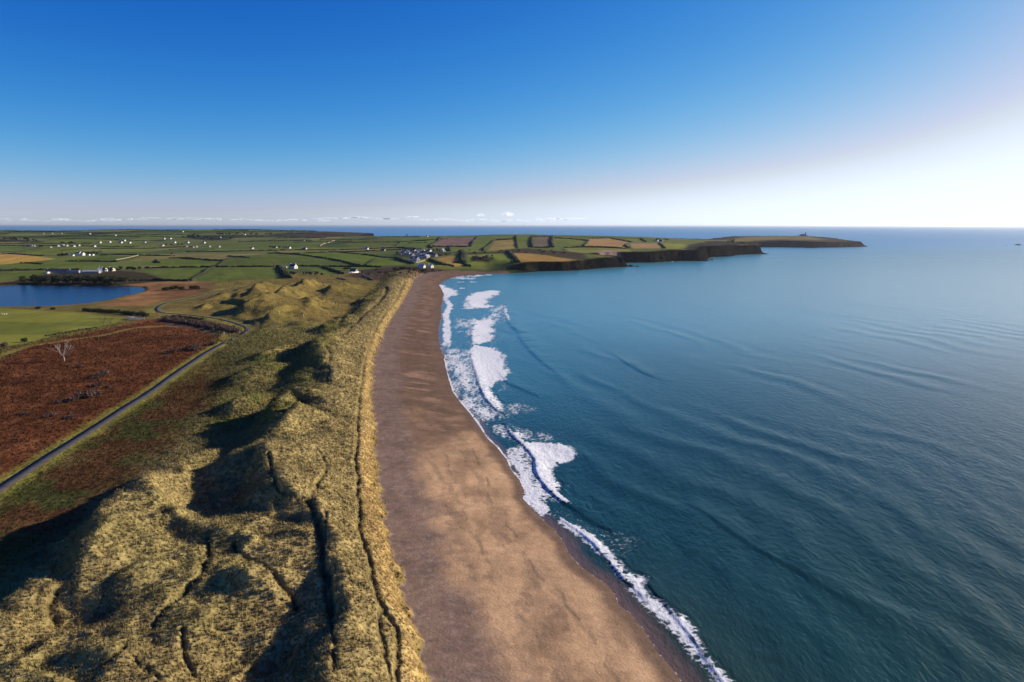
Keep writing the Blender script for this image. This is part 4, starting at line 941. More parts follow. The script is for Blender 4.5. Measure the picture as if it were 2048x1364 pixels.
for px, py, lab in ((667,608,'white marker post in the dune hollow left of the marram'),(558,627,'white marker post on the turf near the dark hollow'),(607,633,'white marker post on the turf below the hummocks'),(571,583,'white marker post by the far hummocks'),(448,669,'white marker post at the inside of the lane bend')):
    x, y, z = G(px, py); V, Fc = lathe([(.22, 0), (.2, 1.3), (.32, 1.32), (.32, 1.6), (.05, 1.8)], 8); o = pm('marker_post', V, Fc, 'white_paint'); o.location = (x, y, z - .1); tag(o, lab, 'post')
x, y, z = G(467, 682); t = empty('roadside_sign', (x, y, z), RZ(-50)); tag(t, 'small white roadside sign board near the lane bend', 'sign')
V, Fc = [], []; box(V, Fc, -.9, .9, -.06, .06, .7, 1.9); pm('board', V, Fc, 'white_paint', t)
for s in (-.7, .7):
    V, Fc = [], []; box(V, Fc, s - .06, s + .06, .07, .19, 0, 1.9); pm('post', V, Fc, 'bark', t)
def sheep(label, px, py, rz):
    x, y, z = G(px, py); t = empty('sheep', (x, y, z), rz); tag(t, label, 'sheep', 'sheep grazing on the meadow')
    V, Fc = [], []
    tube(V, Fc, [(-.75, 0, .78), (-.68, 0, .8), (-.45, 0, .78), (0, 0, .74), (.4, 0, .78), (.6, 0, .82), (.78, 0, .72), (.98, 0, .5), (1.12, 0, .38)], [.08, .25, .36, .4, .36, .26, .16, .12, .06], 8)
    for lx, ly in ((-.5, .17), (-.5, -.17), (.42, .17), (.42, -.17)): tube(V, Fc, [(lx, ly, .6), (lx - .03, ly, .32), (lx + .02, ly, 0)], [.12, .06, .05], 5)
    pm('body', V, Fc, 'wool', t, True)
sheep('leftmost of three white sheep on the meadow edge', 4, 630, .4); sheep('middle of three white sheep on the meadow edge', 9, 630, 2.0); sheep('rightmost of three white sheep on the meadow edge', 13.5, 629.5, -1.0)
# ------------------------------------------------------------------ hedges
def hedge_mesh(P, w, h, seed, step):
    P = resample(P, step)
    if len(P) < 3: P = np.linspace(P[0], P[-1] + .01, 3)
    T = np.gradient(P, axis=0); T /= np.linalg.norm(T, axis=1)[:, None] + 1e-9; N = np.stack([T[:, 1], -T[:, 0]], 1)
    zz = TERR[0](P[:, 0], P[:, 1]); r = np.random.default_rng(seed); V, Fc = [], []; c = P.mean(0); zc = zz.min()
    prof = ((-1, -.6), (-.95, .55), (-.45, 1), (.4, 1.02), (.95, .5), (1, -.6)); m = len(prof)
    env = .75 + .5 * r.random(len(P)); env = np.where(r.random(len(P)) < .07, .35, env)
    for i in range(len(P)):
        for s, k in prof:
            jw, jh = r.uniform(.75, 1.25), r.uniform(.8, 1.2)
            V.append((P[i][0] + N[i][0] * s * w / 2 * jw * env[i] - c[0], P[i][1] + N[i][1] * s * w / 2 * jw * env[i] - c[1], zz[i] - zc + (k * h * jh * env[i] if k > 0 else -.6)))
        if i:
            a = m * (i - 1)
            for j in range(m - 1): Fc.append([a + j, a + j + m, a + j + m + 1, a + j + 1])
    n = len(V); Fc += [list(range(m)), [n - 1 - j for j in range(m)]]
    return V, Fc, (*c, zc)
def hedge(label, pts, w=3.0, h=2.2, mat='hedge_leaf', group=None, world=None):
    P = gline(pts) if world is None else np.array(world)
    V, Fc, loc = hedge_mesh(P, w, h, len(label) + int(abs(P[0][0])), 3.5 if P[0][1] < 1500 else 7)
    o = pm('hedge', V, Fc, mat); o.location = loc; tag(o, label, 'hedge', group); return o
for lab, off, pts, w, h in [
 ('long straight dark hedge from the lakeside farm to the white farm cottage', c1, [(1140,420),(1690,412),(2170,407)], 4.5, 2.6),
 ('dark hedge cutting diagonally down to the reed bank', c1, [(1505,520),(1640,428),(1690,412),(1815,338)], 5, 2.5),
 ('dark hedge along the top of the reed bank', c1, [(940,524),(1200,516),(1500,522)], 5, 2.6),
 ('straight dark hedge above the lakeside farm', c1, [(515,366),(730,366),(930,369)], 4, 2.4),
 ('dark hedge beside the pale lane right of the mid farm', c1, [(790,318),(1140,319),(1400,324)], 4, 2.2),
 ('dark hedge running to the left edge behind the lakeside farm', c1, [(-200,446),(0,441),(380,434),(640,434)], 5, 2.8),
 ('short slanting hedge below the golden field', c1, [(160,379),(250,382),(340,389)], 4, 2.2),
 ('thin hedge along the top of the golden field', c1, [(20,302),(180,312),(350,323)], 3.5, 2),
 ('bushy hedge with gaps in the middle of the plain', c1, [(1330,342),(1440,340),(1600,352),(1760,362)], 4.5, 2.6),
 ('short double hedge right of the bushy hedge', c1, [(1800,326),(1880,330),(1960,336)], 4, 2.4),
 ('very short thick hedge beside a small white hut', c1, [(1225,362),(1250,380)], 6, 3.2),
 ('long dark hedge descending diagonally toward the beach', c2, [(600,301),(800,316),(1010,344),(1130,368),(1260,402)], 4.5, 2.6),
 ('hedge running right from the white farm cottage', c2, [(770,404),(970,407),(1300,407),(1430,412)], 4.5, 2.6),
 ('small slanting hedge between two bright green fields', c2, [(1305,396),(1345,372),(1388,346)], 4, 2.4),
 ('thin hedge left of the village', c2, [(1050,291),(1300,312),(1420,330),(1550,338)], 3.5, 2),
 ('thick dark hedge dropping along the farm cottage garden', c2, [(622,412),(655,450),(690,500)], 11, 4),
 ('dark hedge slanting toward the stone cottage', c2, [(970,410),(1060,442),(1125,466)], 6, 3),
 ('dark thorn hedge left of the twin gabled houses', c2, [(1540,342),(1620,366),(1680,386)], 7, 3.2),
 ('straight dark hedge at the end of the plain fields', c2, [(215,326),(300,330),(390,337)], 4, 2.2),
 ('faint long hedge across the upper plain', c2, [(300,212),(560,206),(900,203)], 4, 2.2),
 ('hedge behind the village roofs', c2, [(1430,262),(1600,262),(1740,270)], 5, 3),
 ('hedge at the left end of the furrowed hillside field', c2, [(1585,205),(1540,246)], 4, 2.4),
 ('low hedge along the skyline left of the village', c2, [(1190,200),(1440,186)], 4, 2.2),
 ('hedged lane bending round the ploughed field', c3, [(314,176),(300,206),(232,242),(248,262)], 7, 3),
 ('hedge on the right of the ploughed field', c3, [(607,175),(577,206),(557,250)], 6, 3),
 ('hedge along the foot of the ploughed field', c3, [(252,247),(400,249),(555,252)], 4.5, 2.6),
 ('short hedge below the ploughed field', c3, [(388,252),(396,286)], 6, 3),
 ('curving hedge left of the tan headland pasture', c3, [(655,286),(662,265),(740,200),(905,191)], 5.5, 3),
 ('upright hedge between tan and green headland fields', c3, [(912,166),(916,190),(924,262)], 5, 3),
 ('tall upright hedge left of the dull square field', c3, [(1042,169),(1036,215),(1046,256)], 9, 4),
 ('tall upright hedge right of the dull square field', c3, [(1200,172),(1196,220),(1206,256)], 9, 4),
 ('hedge closing the top of the dull square field', c3, [(1050,172),(1195,172)], 5, 3),
 ('hedge closing the foot of the dull square field', c3, [(1055,257),(1205,257)], 5, 2.6),
 ('long skyline hedge bending round the green headland field', c3, [(1215,182),(1350,190),(1485,206)], 5, 2.8),
 ('slanting hedge left of the wide tan field', c3, [(1488,200),(1445,249)], 5.5, 3),
 ('long hedge below the wide tan field', c3, [(1292,258),(1452,251),(1800,266)], 5, 2.6),
 ('hedge along the top of the wide tan field', c3, [(1490,186),(1660,182),(1830,214)], 5, 2.8),
 ('small hook shaped hedge right of the wide tan field', c3, [(1830,216),(1770,240),(1803,263)], 5, 2.8),
 ('thick dark hedge left of the bright green cliff meadow', c3, [(482,292),(500,322),(490,370),(532,412)], 14, 5),
 ('thick dark hedge between green meadow and tan pasture', c3, [(848,292),(882,322),(932,376)], 10, 4),
 ('dark bank slanting down from the village to the beach', c3, [(232,352),(330,392),(430,407)], 6, 3),
 ('dark hedge right of the village', c3, [(282,327),(380,312),(480,302)], 7, 3),
 ('slanting hedge in the tan field near the headland end', c4, [(312,264),(352,303)], 6, 3),
 ('slanting hedge on the headland skyline left of the white farmhouse', c4, [(165,226),(200,250)], 6, 3),
 ('first dark furrow bank across the hillside field', c3, [(120,204),(240,202)], 4, 1.6), ('second dark furrow bank across the hillside field', c3, [(60,222),(220,219)], 4, 1.6),
]: hedge(lab, C(off, pts), w, h)
# hedges between the far plots
nh = 0
for k in range(2, len(BANDS) - 1):
    for q in range(len(SPLITS[k]) - 1):
        for A, B_ in (((SPLITS[k][q], BANDS[k - 1]), (SPLITS[k][q], BANDS[k])), ((SPLITS[k][q], BANDS[k]), (SPLITS[k][q + 1], BANDS[k]))):
            if prng.random() < .35: continue
            wv = [(a_ * .985 - b_ * .17, b_ * .985 + a_ * .17) for a_, b_ in (A, B_)]
            mx_, my_ = (wv[0][0] + wv[1][0]) / 2, (wv[0][1] + wv[1][1]) / 2
            u_ = mx_ / my_
            if not (-.80 < u_ < -.16 and 1700 < my_ < 4300): continue
            if sdf(np.array([p_[0] for p_ in wv]), np.array([p_[1] for p_ in wv]), coast).min() < 70: continue
            hedge('low dark hedge between far fields of the plain', None, 4.5, 2.0, 'hedge_leaf', 'hedges between the far fields', world=[wv[0], ((wv[0][0] + wv[1][0]) / 2 + prng.uniform(-8, 8), my_), wv[1]]); nh += 1

# ------------------------------------------------------------------ trees and bushes
def leaf_cloud(V, Fc, r, n, centre, rad, size, flat=1.0):
    cx, cy, cz = centre
    for _ in range(n):
        d = r.normal(size=3); d /= np.linalg.norm(d); q = r.random() ** .35
        p = np.array([cx, cy, cz]) + d * q * np.array(rad); p[2] = max(p[2], .1)
        a = r.normal(size=3); a /= np.linalg.norm(a); b = np.cross(a, r.normal(size=3)); b /= np.linalg.norm(b) + 1e-9
        s = size * r.uniform(.6, 1.4); i = len(V)
        V += [tuple(p + a * s), tuple(p - a * s * .5 + b * s * .8), tuple(p - a * s * .5 - b * s * .8)]; Fc.append([i, i + 1, i + 2])
def tree_proto(seed, mat, h, rad, name='tree'):
    r = np.random.default_rng(seed); t = empty(name, (0, 0, 0)); V, Fc = [], []
    tube(V, Fc, [(0, 0, -.5), (.05 * h, 0, h * .3), (.02 * h, .03 * h, h * .75)], [.05 * h, .035 * h, .012 * h], 6)
    for k in range(5):
        a = k * 1.26 + r.random(); tube(V, Fc, [(.04 * h, 0, h * (.25 + .08 * k)), (rad * .5 * math.cos(a), rad * .5 * math.sin(a), h * (.42 + .08 * k)), (rad * .85 * math.cos(a), rad * .85 * math.sin(a), h * (.5 + .09 * k))], [.02 * h, .012 * h, .004 * h], 4)
    pm('trunk', V, Fc, 'bark', t)
    V, Fc = [], []
    for k in range(9):
        a = r.random() * 6.28; q = r.random() ** .5 * .62
        leaf_cloud(V, Fc, r, 46, (rad * q * math.cos(a), rad * q * math.sin(a), h * r.uniform(.42, .82)), (rad * .45, rad * .45, h * .17), rad * .13)
    pm('crown', V, Fc, mat, t); return t
def bush_proto(seed, mat, h, rad, n=220, name='bush', size=.16):
    r = np.random.default_rng(seed); t = empty(name, (0, 0, 0)); V, Fc = [], []
    for k in range(9):
        a = k * .7 + r.random(); q = r.uniform(.3, .95); tube(V, Fc, [(0.05 * math.cos(a), 0.05 * math.sin(a), -.3), (rad * q * .5 * math.cos(a), rad * q * .5 * math.sin(a), h * .5), (rad * q * math.cos(a), rad * q * math.sin(a), h * r.uniform(.7, 1.0))], [.07, .04, .015], 4)
    pm('stems', V, Fc, 'bark', t)
    V, Fc = [], []
    for k in range(6):
        a = r.random() * 6.28; q = r.random() ** .5 * .6
        leaf_cloud(V, Fc, r, n // 6, (rad * q * math.cos(a), rad * q * math.sin(a), h * r.uniform(.3, .62)), (rad * .5, rad * .5, h * .38), size * rad)
    pm('foliage', V, Fc, mat, t); return t
used_proto = set()
def put(proto, px, py, label, cat, group=None, sc=1.0, rz=None, zs=1.0, loc=None):
    x, y, z = G(px, py) if loc is None else loc
    first = proto.name not in used_proto
    o = proto if first else copy_tree(proto); used_proto.add(proto.name)
    o.location = (x, y, z); o.rotation_euler = (0, 0, random.random() * 6.28 if rz is None else rz); o.scale = (sc, sc, sc * zs)
    tag(o, label, cat)
    if group: o['group'] = group
    elif 'group' in o: del o['group']
    return o
TA, TB, TC = tree_proto(1, 'dark_leaf', 9, 4.6), tree_proto(2, 'hedge_leaf', 7.5, 4.4), tree_proto(3, 'olive_leaf', 8, 4.2)
trees = [TA, TB, TC]
def belt(pts, n, label, group, sc=(.7, 1.1), spread=0.0, kinds=(0, 1, 2)):
    P = gline(pts); P = resample(P, max(1.0, np.hypot(*np.diff(P, axis=0).T).sum() / (n * 4)))
    for k in range(n):
        q = P[min(len(P) - 1, int((k + random.random() * .8) / n * len(P)))]; x, y = q[0] + random.uniform(-1, 1) * spread, q[1] + random.uniform(-1, 1) * spread
        z = float(TERR[0](np.array([x]), np.array([y]))[0])
        put(trees[kinds[k % len(kinds)]], 0, 0, label, 'tree', group, random.uniform(*sc), loc=(x, y, z - .2))
belt([(60,566),(130,566),(190,566),(240,568)], 70, 'dark evergreen tree of the belt on the far shore of the lake', 'trees along the far lake shore', (.9, 1.35), 13)
belt([(62,560),(75,558),(90,560)], 5, 'dark round tree left of the far lake shore belt', 'trees left of the lake shore belt', (.7, 1.0), 6, (0, 2))
belt([(248,541),(262,541),(276,541)], 7, 'bare brownish tree in the clump right of the lakeside farm', 'trees right of the lakeside farm', (.8, 1.1), 5, (2, 1))
belt([(205,543),(225,543),(240,542)], 6, 'dark tree standing behind the lakeside farm roofs', 'trees behind the lakeside farm', (.6, .8), 6, (0, 1))
belt([(112,514),(122,513.5),(132,513)], 6, 'dark tree left of the white mid farm', 'trees left of the mid farm', (.9, 1.2), 7, (0, 1))
belt([(166,509),(180,508.5),(200,508.5)], 6, 'dark tree behind the white mid farm', 'trees behind the mid farm', (.8, 1.0), 7, (0, 1))
belt([(45,495),(58,494),(76,494),(86,495.5)], 7, 'dark tree around the two white upper left cottages', 'trees around the upper left cottages', (.9, 1.2), 10, (0, 1))
belt([(120,488.5),(140,488),(155,489)], 6, 'dark tree behind the upper cottage cluster', 'trees behind the upper cottages', (.9, 1.2), 10, (0,))
belt([(0,480),(20,479),(40,481),(60,482.5),(85,483.5)], 14, 'dark tree of the wood strip at the upper left edge', 'trees of the upper left wood strip', (1.0, 1.5), 14, (0, 1))
belt([(370,473),(390,476),(410,478),(430,479),(450,480)], 20, 'dark tree of the wood below the far hill', 'trees of the far wood', (1.1, 1.6), 30, (0, 1))
belt([(436,470.5),(450,470.5),(462,470.5)], 8, 'dark tree of the plantation block under the skyline', 'trees of the plantation block', (1.2, 1.6), 12, (0,))
belt([(470,468.5),(500,469.5),(530,470),(560,471)], 14, 'dark tree of the row under the long far hill', 'trees under the long far hill', (1.0, 1.5), 14, (0, 1))
belt([(575,553),(590,549),(610,549),(640,551)], 16, 'dark shrubby tree in the farm cottage garden wood', 'trees of the farm cottage garden', (.45, .8), 7, (1, 2, 0))
belt([(692,541),(700,541)], 3, 'dark tree beside the stone gabled cottage', 'trees beside the stone cottage', (.6, .8), 3, (0,))
belt([(788,543),(800,541),(812,539),(822,541),(832,543)], 12, 'dark tree of the clump at the head of the beach', 'trees at the head of the beach', (.55, .95), 8, (0, 1))
belt([(795,511),(812,508),(835,508),(866,510)], 12, 'dark tree between the village roofs', 'trees in the village', (.6, .9), 12, (0, 2))
belt([(866,503.5),(880,502.5),(900,503)], 6, 'dark tree at the right end of the village', 'trees right of the village', (.7, 1.0), 6, (0, 1))
belt([(813,472.3),(830,472),(852,472.2)], 8, 'dark tree of the skyline row left of a white house', 'trees of the skyline row', (.7, 1.0), 5, (0,))
belt([(1310,480.5),(1320,480.5),(1340,481.5)], 5, 'dark tree by the white skyline farmhouse', 'trees by the skyline farmhouse', (.7, 1.0), 6, (0,))
belt([(330,491),(360,491),(372,491)], 5, 'dark tree left of the tan barns', 'trees left of the tan barns', (.7, 1.0), 5, (0, 1))
belt([(545,496),(560,496.5),(572,497)], 5, 'dark tree left of the bright white plain house', 'trees left of the bright white house', (.7, .9), 5, (0, 1))
belt([(920,506),(925,510),(920,518)], 5, 'dark tree beside the hedge of the cliff meadow', 'trees beside the cliff meadow', (.7, 1.0), 6, (0, 1))

BU, BV, BG = bush_proto(11, 'scrub_twig', 2.6, 3.2, 900, size=.075), bush_proto(12, 'scrub_twig', 2.2, 2.8, 900, size=.075), bush_proto(13, 'gorse_leaf', 2.4, 2.6, 800, size=.085)
bushes = [BU, BV]
for i, (px, py, sc, zs, lab) in enumerate([(170,797,1.35,1.1,'largest dark thorn bush low on the bracken slope'),(143,803,1.2,.9,'dark bush left of the largest thorn bush'),(188,792,1.0,1.1,'thorn bush right against the largest one'),(118,806,.8,.8,'low dark bush at the left of the thorn group'),
  (205,752,1.15,1.0,'dark domed bush in the middle of the bracken'),(190,757,.8,.8,'small bush left of the domed one'),(197,772,.9,.8,'low bush below the domed one'),(216,775,.7,.8,'small low bush right below the domed one'),
  (345,706,1.0,1.0,'left dark bush of the three high on the bracken'),(368,702,1.2,1.1,'middle dark bush of the three high on the bracken'),(392,700,1.3,1.2,'right purple-brown bush of the three high on the bracken'),
  (330,716,.8,.8,'small bush below the three high ones'),(427,690,1.0,1.0,'dark round bush near the lane bend'),(160,734,.8,.9,'dark bush right of the bare dead tree'),(140,732,.6,.7,'small bush at the foot of the dead tree'),(50,828,.8,.6,'low dark bush at the lower left of the bracken'),(100,833,.9,.6,'low dark bush under the thorn group'),(140,836,1.0,.7,'low dark bush between thorn group and lane')]):
    put(bushes[i % 2], px, py, lab, 'bush', None, sc, zs=zs)
for px, py, sc, lab in [(76,618,1.1,'round dark gorse bush beside the utility pole on the lake bank'),(105,619,.9,'reddish low bush right of the round gorse')]: put(BG, px, py, lab, 'bush', None, sc)
for k, (px, py) in enumerate([(172,622),(180,623),(189,623),(198,624),(207,624.5),(216,625),(225,626),(234,626.5),(246,628),(255,629),(265,630),(274,630.5),(283,631),(292,633)]):
    put(BG, px, py, 'dark green gorse bush in the row along the near lake bank', 'bush', 'gorse row along the lake bank', 1.0 + .35 * random.random(), zs=1.15)
for k in range(46):
    a = k / 45; px, py = 330 + 140 * a, 640 + 24 * a ** 1.3 + (k % 3 - 1) * 2.6
    put(bushes[k % 2], px, py, 'purple-brown bare shrub of the thicket inside the lane bend', 'bush', 'thicket inside the lane bend', 1.0 + .5 * random.random(), zs=.95)
for k in range(12):
    a = k / 11; px, py = 345 + 60 * a, 633 + 6 * a
    put(BG if k % 2 else BU, px, py, 'dark shrub of the hedge along the far side of the thicket', 'bush', 'shrub hedge behind the thicket', .7 + .3 * random.random(), zs=.8)
for k, (px, py) in enumerate([(330,581),(342,579),(352,578),(362,580),(385,578),(392,579)]): put(BG, px, py, 'dark round shrub on the reed bank right of the lake', 'bush', 'shrubs on the reed bank', 1.5 + .4 * random.random(), zs=1.2)
for k in range(16): put(BV, 92 + 100 * (k / 15), 672 - 17 * (k / 15) + (k % 2), 'small bare shrub along the lower edge of the meadow', 'bush', 'shrubs along the meadow edge', .3 + .25 * random.random(), zs=1.3)
put(BG, 48, 684, 'wind leaning dark thorn shrub at the meadow corner', 'bush', None, .8, zs=1.5); put(BU, 5, 694, 'dark bare shrub at the left edge below the meadow', 'bush', None, 1.0, zs=1.2)
for k in range(60):     # scrub over the cliff slopes and the beach head
    px, py = [(random.uniform(930, 1150), random.uniform(500, 507)), (random.uniform(945, 985), random.uniform(512, 522)), (random.uniform(720, 880), random.uniform(539, 548))][k % 3]
    put(bushes[k % 2], px, py, ('dark scrub bush on the slope above the cliffs', 'dark scrub bush in the green cliff meadow', 'dark scrub bush along the head of the beach')[k % 3], 'bush', ('scrub above the cliffs', 'scrub in the cliff meadow', 'scrub along the beach head')[k % 3], 1.1 + .6 * random.random(), zs=.9)

# bare dead tree, two saplings
def bare_tree(label, px, py, h, seed, mat, depth=4, spread=.62, name='dead_tree'):
    x, y, z = G(px, py); r = np.random.default_rng(seed); t = empty(name, (x, y, z - .1)); tag(t, label, 'tree')
    V, Fc = [], []; tube(V, Fc, [(0, 0, -.3), (-.1, 0, h * .16), (-.25, 0, h * .3)], [.036 * h, .028 * h, .02 * h], 7); pm('trunk', V, Fc, mat, t)
    def grow(p, d, L, rad, lv, V, Fc):
        q = p + d * L; mid = (p + q) / 2 + r.normal(size=3) * L * .05
        tube(V, Fc, [p, mid, q], [rad, rad * .8, rad * .55], 5)
        if lv:
            for k in range(3 if lv > 1 else 4):
                e = d + r.normal(size=3) * spread * .6; e[2] += .18; e /= np.linalg.norm(e); grow(q if k else mid, e, L * r.uniform(.55, .75), rad * .55, lv - 1, V, Fc)
    for k, a in enumerate((2.6, 3.6, .3, -.5, 1.6)):
        V, Fc = [], []; d = np.array([math.cos(a) * .75, math.sin(a) * .5, .8]); d /= np.linalg.norm(d); grow(np.array([-.25, 0, h * (.24 + .015 * k)]), d, h * .36, .014 * h, depth - 1, V, Fc); pm('branch', V, Fc, mat, t)
bare_tree('bare pale dead tree standing alone in the bracken', 129, 722, 10.5, 4, 'pale_wood')
bare_tree('left bare sapling at the right end of the meadow', 207, 650, 6.5, 6, 'bark', 3, .5, 'sapling'); bare_tree('right bare sapling at the right end of the meadow', 221, 649, 6, 8, 'bark', 3, .5, 'sapling')

# ------------------------------------------------------------------ skerries off the headland
def rock(label, x, y, L, Wd, h, seed):
    r = np.random.default_rng(seed); V, Fc = [], []; n = 14; k = 5
    for i in range(k):
        f = i / (k - 1); q = math.cos(f * 1.45)
        for j in range(n): a = 6.283 * j / n; s = q * r.uniform(.7, 1.2); V.append((L / 2 * s * math.cos(a), Wd / 2 * s * math.sin(a), -1 + (h + 1) * f * r.uniform(.8, 1.15)))
    for i in range(k - 1):
        for j in range(n): Fc.append([i * n + j, i * n + (j + 1) % n, (i + 1) * n + (j + 1) % n, (i + 1) * n + j])
    Fc.append([(k - 1) * n + j for j in range(n)]); o = pm('rock', V, Fc, 'dark_rock'); o.location = (x, y, 0); tag(o, label, 'rock')
for px, py, L, Wd, h, lab in [(2036,490.3,36,16,4.5,'low dark skerry at the right edge of the sea'),(2012,490.8,10,6,1.6,'small dark rock left of the right edge skerry'),(1262,533,26,10,3,'dark rock ledge off the near point'),(1275,533.6,14,6,1.5,'outermost low rock off the near point'),
  (1410,522,26,12,4,'dark rock at the foot of the second cliff'),(1424,520,16,8,2.5,'small rock right of the second cliff foot'),(1522,508.3,44,12,4,'long low reef below the lighthouse headland'),(1500,507.8,40,12,5,'dark reef rock joined to the headland foot'),(1482,508.5,24,10,4,'dark rock inside the reef gap')]:
    rock(lab, *at_z(px, py, 0), L, Wd, h, int(px))

# ------------------------------------------------------------------ grass tufts on the dunes, bracken fronds on the heath
def tufts(name, sel, dens, blades, blen, bwid, colf, lean, mat, label, seed):
    r = np.random.default_rng(seed); q = Q[sel]
    P0, P1_, P2_, P3_ = (XYZ[q[:, i]] for i in range(4))
    area = np.linalg.norm(np.cross(P2_ - P0, P3_ - P1_), axis=1) / 2; cen = (P0 + P2_) / 2
    lam_ = area * dens(cen, q); cnt = r.poisson(np.clip(lam_, 0, 60)); idx = np.repeat(np.arange(len(q)), cnt); n = len(idx)
    u, v = r.random(n)[:, None], r.random(n)[:, None]
    p = (P0[idx] * (1 - u) + P1_[idx] * u) * (1 - v) + (P3_[idx] * (1 - u) + P2_[idx] * u) * v
    dist = p[:, 1]; sc = np.interp(dist, [100, 200, 330, 520, 900], [1, 1.15, 1.7, 2.6, 4.0]) * r.uniform(.7, 1.35, n)
    tc_ = colf(p, r, n, q[idx, 0])
    nv = nrm[q[idx, 0]]; V = np.zeros((n, blades, 3, 3), np.float32); Nn = np.zeros((n, blades, 3, 3), np.float32); Cl = np.zeros((n, blades, 3, 3), np.float32)
    for b in range(blades):
        a = r.random(n) * 6.283 + b * 6.283 / blades; d = np.stack([np.cos(a), np.sin(a)], 1)
        L = blen * sc * r.uniform(.7, 1.25, n); w = bwid * sc * r.uniform(.7, 1.3, n); off = d * (.12 * sc * r.random(n))[:, None]
        tilt = r.uniform(.25, 1.0, n)
        tip = np.concatenate([p[:, :2] + off + d * (L * tilt * .75)[:, None] + np.array(lean)[None] * L[:, None], (p[:, 2] + L * np.sqrt(np.clip(1 - (tilt * .75) ** 2, .1, 1)))[:, None]], 1)
        s = np.stack([-d[:, 1], d[:, 0]], 1) * (w / 2)[:, None]
        V[:, b, 0, :2] = p[:, :2] + off - s; V[:, b, 1, :2] = p[:, :2] + off + s; V[:, b, 0, 2] = V[:, b, 1, 2] = p[:, 2] - .08; V[:, b, 2] = tip
        nn_ = nv * .75 + np.concatenate([d * .65, np.full((n, 1), .25)], 1); Nn[:, b] = (nn_ / np.linalg.norm(nn_, axis=1)[:, None])[:, None, :]
        Cl[:, b] = (tc_ * r.uniform(.9, 1.12, n)[:, None])[:, None, :]
    V = V.reshape(-1, 3); F3 = np.arange(len(V)).reshape(-1, 3)
    me = make_mesh(name, V, F3, mat, {'Col': ('FLOAT_COLOR', Cl.reshape(-1, 3))}, Nn.reshape(-1, 3))
    tag(link(name, me), label, kind='stuff'); return n
m, n, l, p = new_mat('grass_blade', .75, .2); M['blade'] = m
at_ = n.new('ShaderNodeAttribute'); at_.attribute_name = 'Col'; l.new(at_.outputs['Color'], p.inputs['Base Color'])
tr = n.new('ShaderNodeBsdfTranslucent'); l.new(at_.outputs['Color'], tr.inputs['Color']); mxs = n.new('ShaderNodeMixShader'); mxs.inputs[0].default_value = .42
l.new(p.outputs[0], mxs.inputs[1]); l.new(tr.outputs[0], mxs.inputs[2]); l.new(mxs.outputs[0], n['Material Output'].inputs['Surface'])
vis = lambda c_: (np.abs(c_[:, 0] / c_[:, 1]) < .95)
def dens_d(c_, q):
    pm_ = PATHM[q[:, 0]]; d_ = np.interp(c_[:, 1], [100, 170, 300, 450, 700, 1050], [3.2, 2.6, 1.1, .4, .12, .05])
    inl = 1 - .93 * sstep(430, 520, c_[:, 1]) * sstep(20, 40, np.interp(c_[:, 1], pY, pX) - c_[:, 0])
    return d_ * inl * (1 - .95 * sstep(.25, .6, pm_)) * vis(c_) * (.55 + .9 * N2[q[:, 0]])
def col_d(p_, r, n_, vi):
    e_ = np.interp(p_[:, 1], pY, pX) - p_[:, 0]; base = np.tile(col((.37, .295, .14)), (n_, 1))
    g_ = sstep(.38, .62, N2[vi] + r.normal(0, .06, n_)) * sstep(4, 22, e_); base = lay(base, (.20, .20, .06), np.clip((1 - g_) * .35 + sstep(200, 260, p_[:, 1]), 0, 1) * sstep(8, 26, e_) * .8)
    base = lay(base, (.44, .30, .12), sstep(1.5, -2.5, e_) * (.3 + .7 * N2[vi])); base = lay(base, (.46, .38, .21), (r.random(n_) < .14) * .5); base = lay(base, (.18, .16, .06), (r.random(n_) < .1) * .6)
    return base
nt = tufts('marram_grass', qreg == 'dunes', dens_d, 7, .46, .14, col_d, (-.22, -.08), M['blade'], 'tawny marram grass tufts covering the dunes', 5)
def dens_h(c_, q): return np.interp(c_[:, 1], [100, 250, 400, 700], [1.0, .8, .35, .06]) * vis(c_) * (1 - sstep(430, 540, c_[:, 1])) * (RDV[q[:, 0]] > 5)
def col_h(p_, r, n_, vi): return np.clip(CCV[vi] * r.uniform(.75, 1.5, n_)[:, None], 0, .5)
nb = tufts('bracken', qreg == 'heath', dens_h, 5, .40, .17, col_h, (-.1, 0), M['blade'], 'dead red-brown bracken fronds and rough grass on the heath', 6)

# ------------------------------------------------------------------ low clouds far out over the sea
m, n, l, p = new_mat('cloud', 1.0, 0.0); M['cloud'] = m; p.inputs['Base Color'].default_value = (.9, .9, .92, 1)
tb = n.new('ShaderNodeBsdfTransparent'); ms = n.new('ShaderNodeMixShader'); lw = n.new('ShaderNodeLayerWeight'); lw.inputs[0].default_value = .4
tl_ = n.new('ShaderNodeBsdfTranslucent'); tl_.inputs[0].default_value = (.95, .95, .97, 1); ad = n.new('ShaderNodeAddShader'); l.new(p.outputs[0], ad.inputs[0]); l.new(tl_.outputs[0], ad.inputs[1])   # droplets scatter light forwards too
mr = n.new('ShaderNodeMapRange'); mr.inputs[3].default_value = .90; mr.inputs[4].default_value = 1.0; l.new(lw.outputs['Facing'], mr.inputs[0]); l.new(mr.outputs[0], ms.inputs[0])
l.new(ad.outputs[0], ms.inputs[1]); l.new(tb.outputs[0], ms.inputs[2]); l.new(ms.outputs[0], n['Material Output'].inputs['Surface'])
def ico(r, sub=3):
    import bmesh
    bm = bmesh.new(); bmesh.ops.create_icosphere(bm, subdivisions=sub, radius=1); V = np.array([v.co[:] for v in bm.verts]); Fc = [[v.index for v in f.verts] for f in bm.faces]; bm.free(); return V, Fc
IV, IF = ico(1)
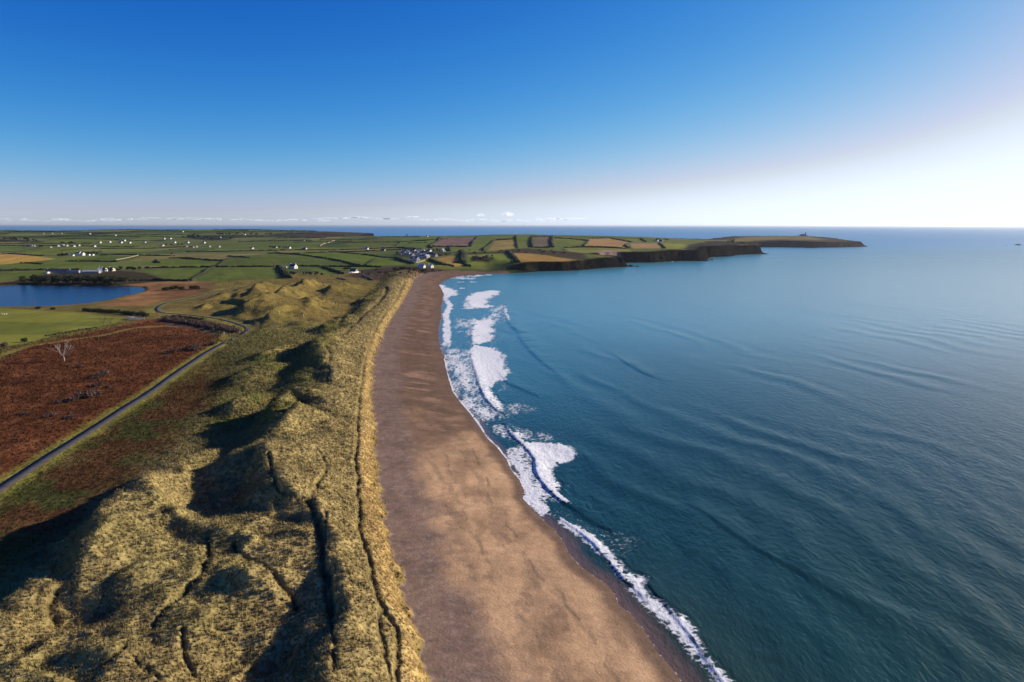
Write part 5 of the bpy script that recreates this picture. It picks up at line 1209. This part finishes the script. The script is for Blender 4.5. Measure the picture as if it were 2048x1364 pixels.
def cloud(px, py, wpx, hpx, seed, label, group):
    r = np.random.default_rng(seed); Yd = 26000; x, y, z = at_Y(px, py, Yd); s = Yd / F; V, Fc = [], []
    for k in range(5):
        c = np.array([r.uniform(-.4, .4) * wpx * s, r.uniform(-.3, .3) * wpx * s, r.uniform(-.1, .25) * hpx * s]); rad = np.array([wpx * .3, wpx * .3, hpx * .42]) * s * r.uniform(.5, 1.0)
        nn = 1 + .22 * np.sin(IV[:, 0] * 5 + k) * np.sin(IV[:, 1] * 6 + seed) + .15 * np.sin(IV[:, 2] * 9 + seed * 2) ; b0 = len(V)
        V += [tuple(q) for q in IV * nn[:, None] * rad + c]; Fc += [[b0 + i for i in f] for f in IF]
    o = pm('cloud', V, Fc, 'cloud', None, True); o.location = (x, y, z); tag(o, label, 'cloud', group)
cloud(1018, 430, 24, 11, 3, 'largest white puff of cloud on the horizon', None); cloud(962, 431, 16, 8, 5, 'white cloud puff left of the largest one on the horizon', None)
for k in range(58):
    px = -40 + k * 21 + random.uniform(-10, 10); cloud(px, 438.5 + 2.5 * math.sin(px / 70) + random.uniform(-2.5, 2.5), random.uniform(10, 40), random.uniform(2, 5.5), 20 + k, 'small pale cloud in the low band along the horizon', 'low clouds along the horizon')

# ------------------------------------------------------------------ haze
V, Fc = [], []; box(V, Fc, -160000, 160000, -2000, 120000, -6.5, 96)
m = bpy.data.materials.new('haze'); m.use_nodes = True; n = m.node_tree.nodes; l = m.node_tree.links; M['haze'] = m
n.remove(n['Principled BSDF']); pv = n.new('ShaderNodeVolumePrincipled'); pv.inputs['Color'].default_value = (.78, .86, 1.0, 1); pv.inputs['Density'].default_value = 1.8e-5; pv.inputs['Anisotropy'].default_value = .55
l.new(pv.outputs[0], n['Material Output'].inputs['Volume'])
o = pm('haze', V, Fc, 'haze'); tag(o, 'thin pale sea haze filling the air over the bay', kind='stuff')

# ------------------------------------------------------------------ members of small groups are told apart by their place from the left
ORD = 'first second third fourth fifth sixth seventh eighth ninth tenth eleventh twelfth thirteenth fourteenth fifteenth sixteenth seventeenth eighteenth nineteenth twentieth twenty-first twenty-second twenty-third'.split()
groups = {}
for o in bpy.data.objects:
    if o.parent is None and 'group' in o and 'label' in o: groups.setdefault((o['group'], o['label']), []).append(o)
for (gname, lab), members in groups.items():
    if 2 <= len(members) <= len(ORD):
        for k, o in enumerate(sorted(members, key=lambda q: q.location.x / q.location.y)): o['label'] = lab + ', ' + ORD[k] + ' from the left'
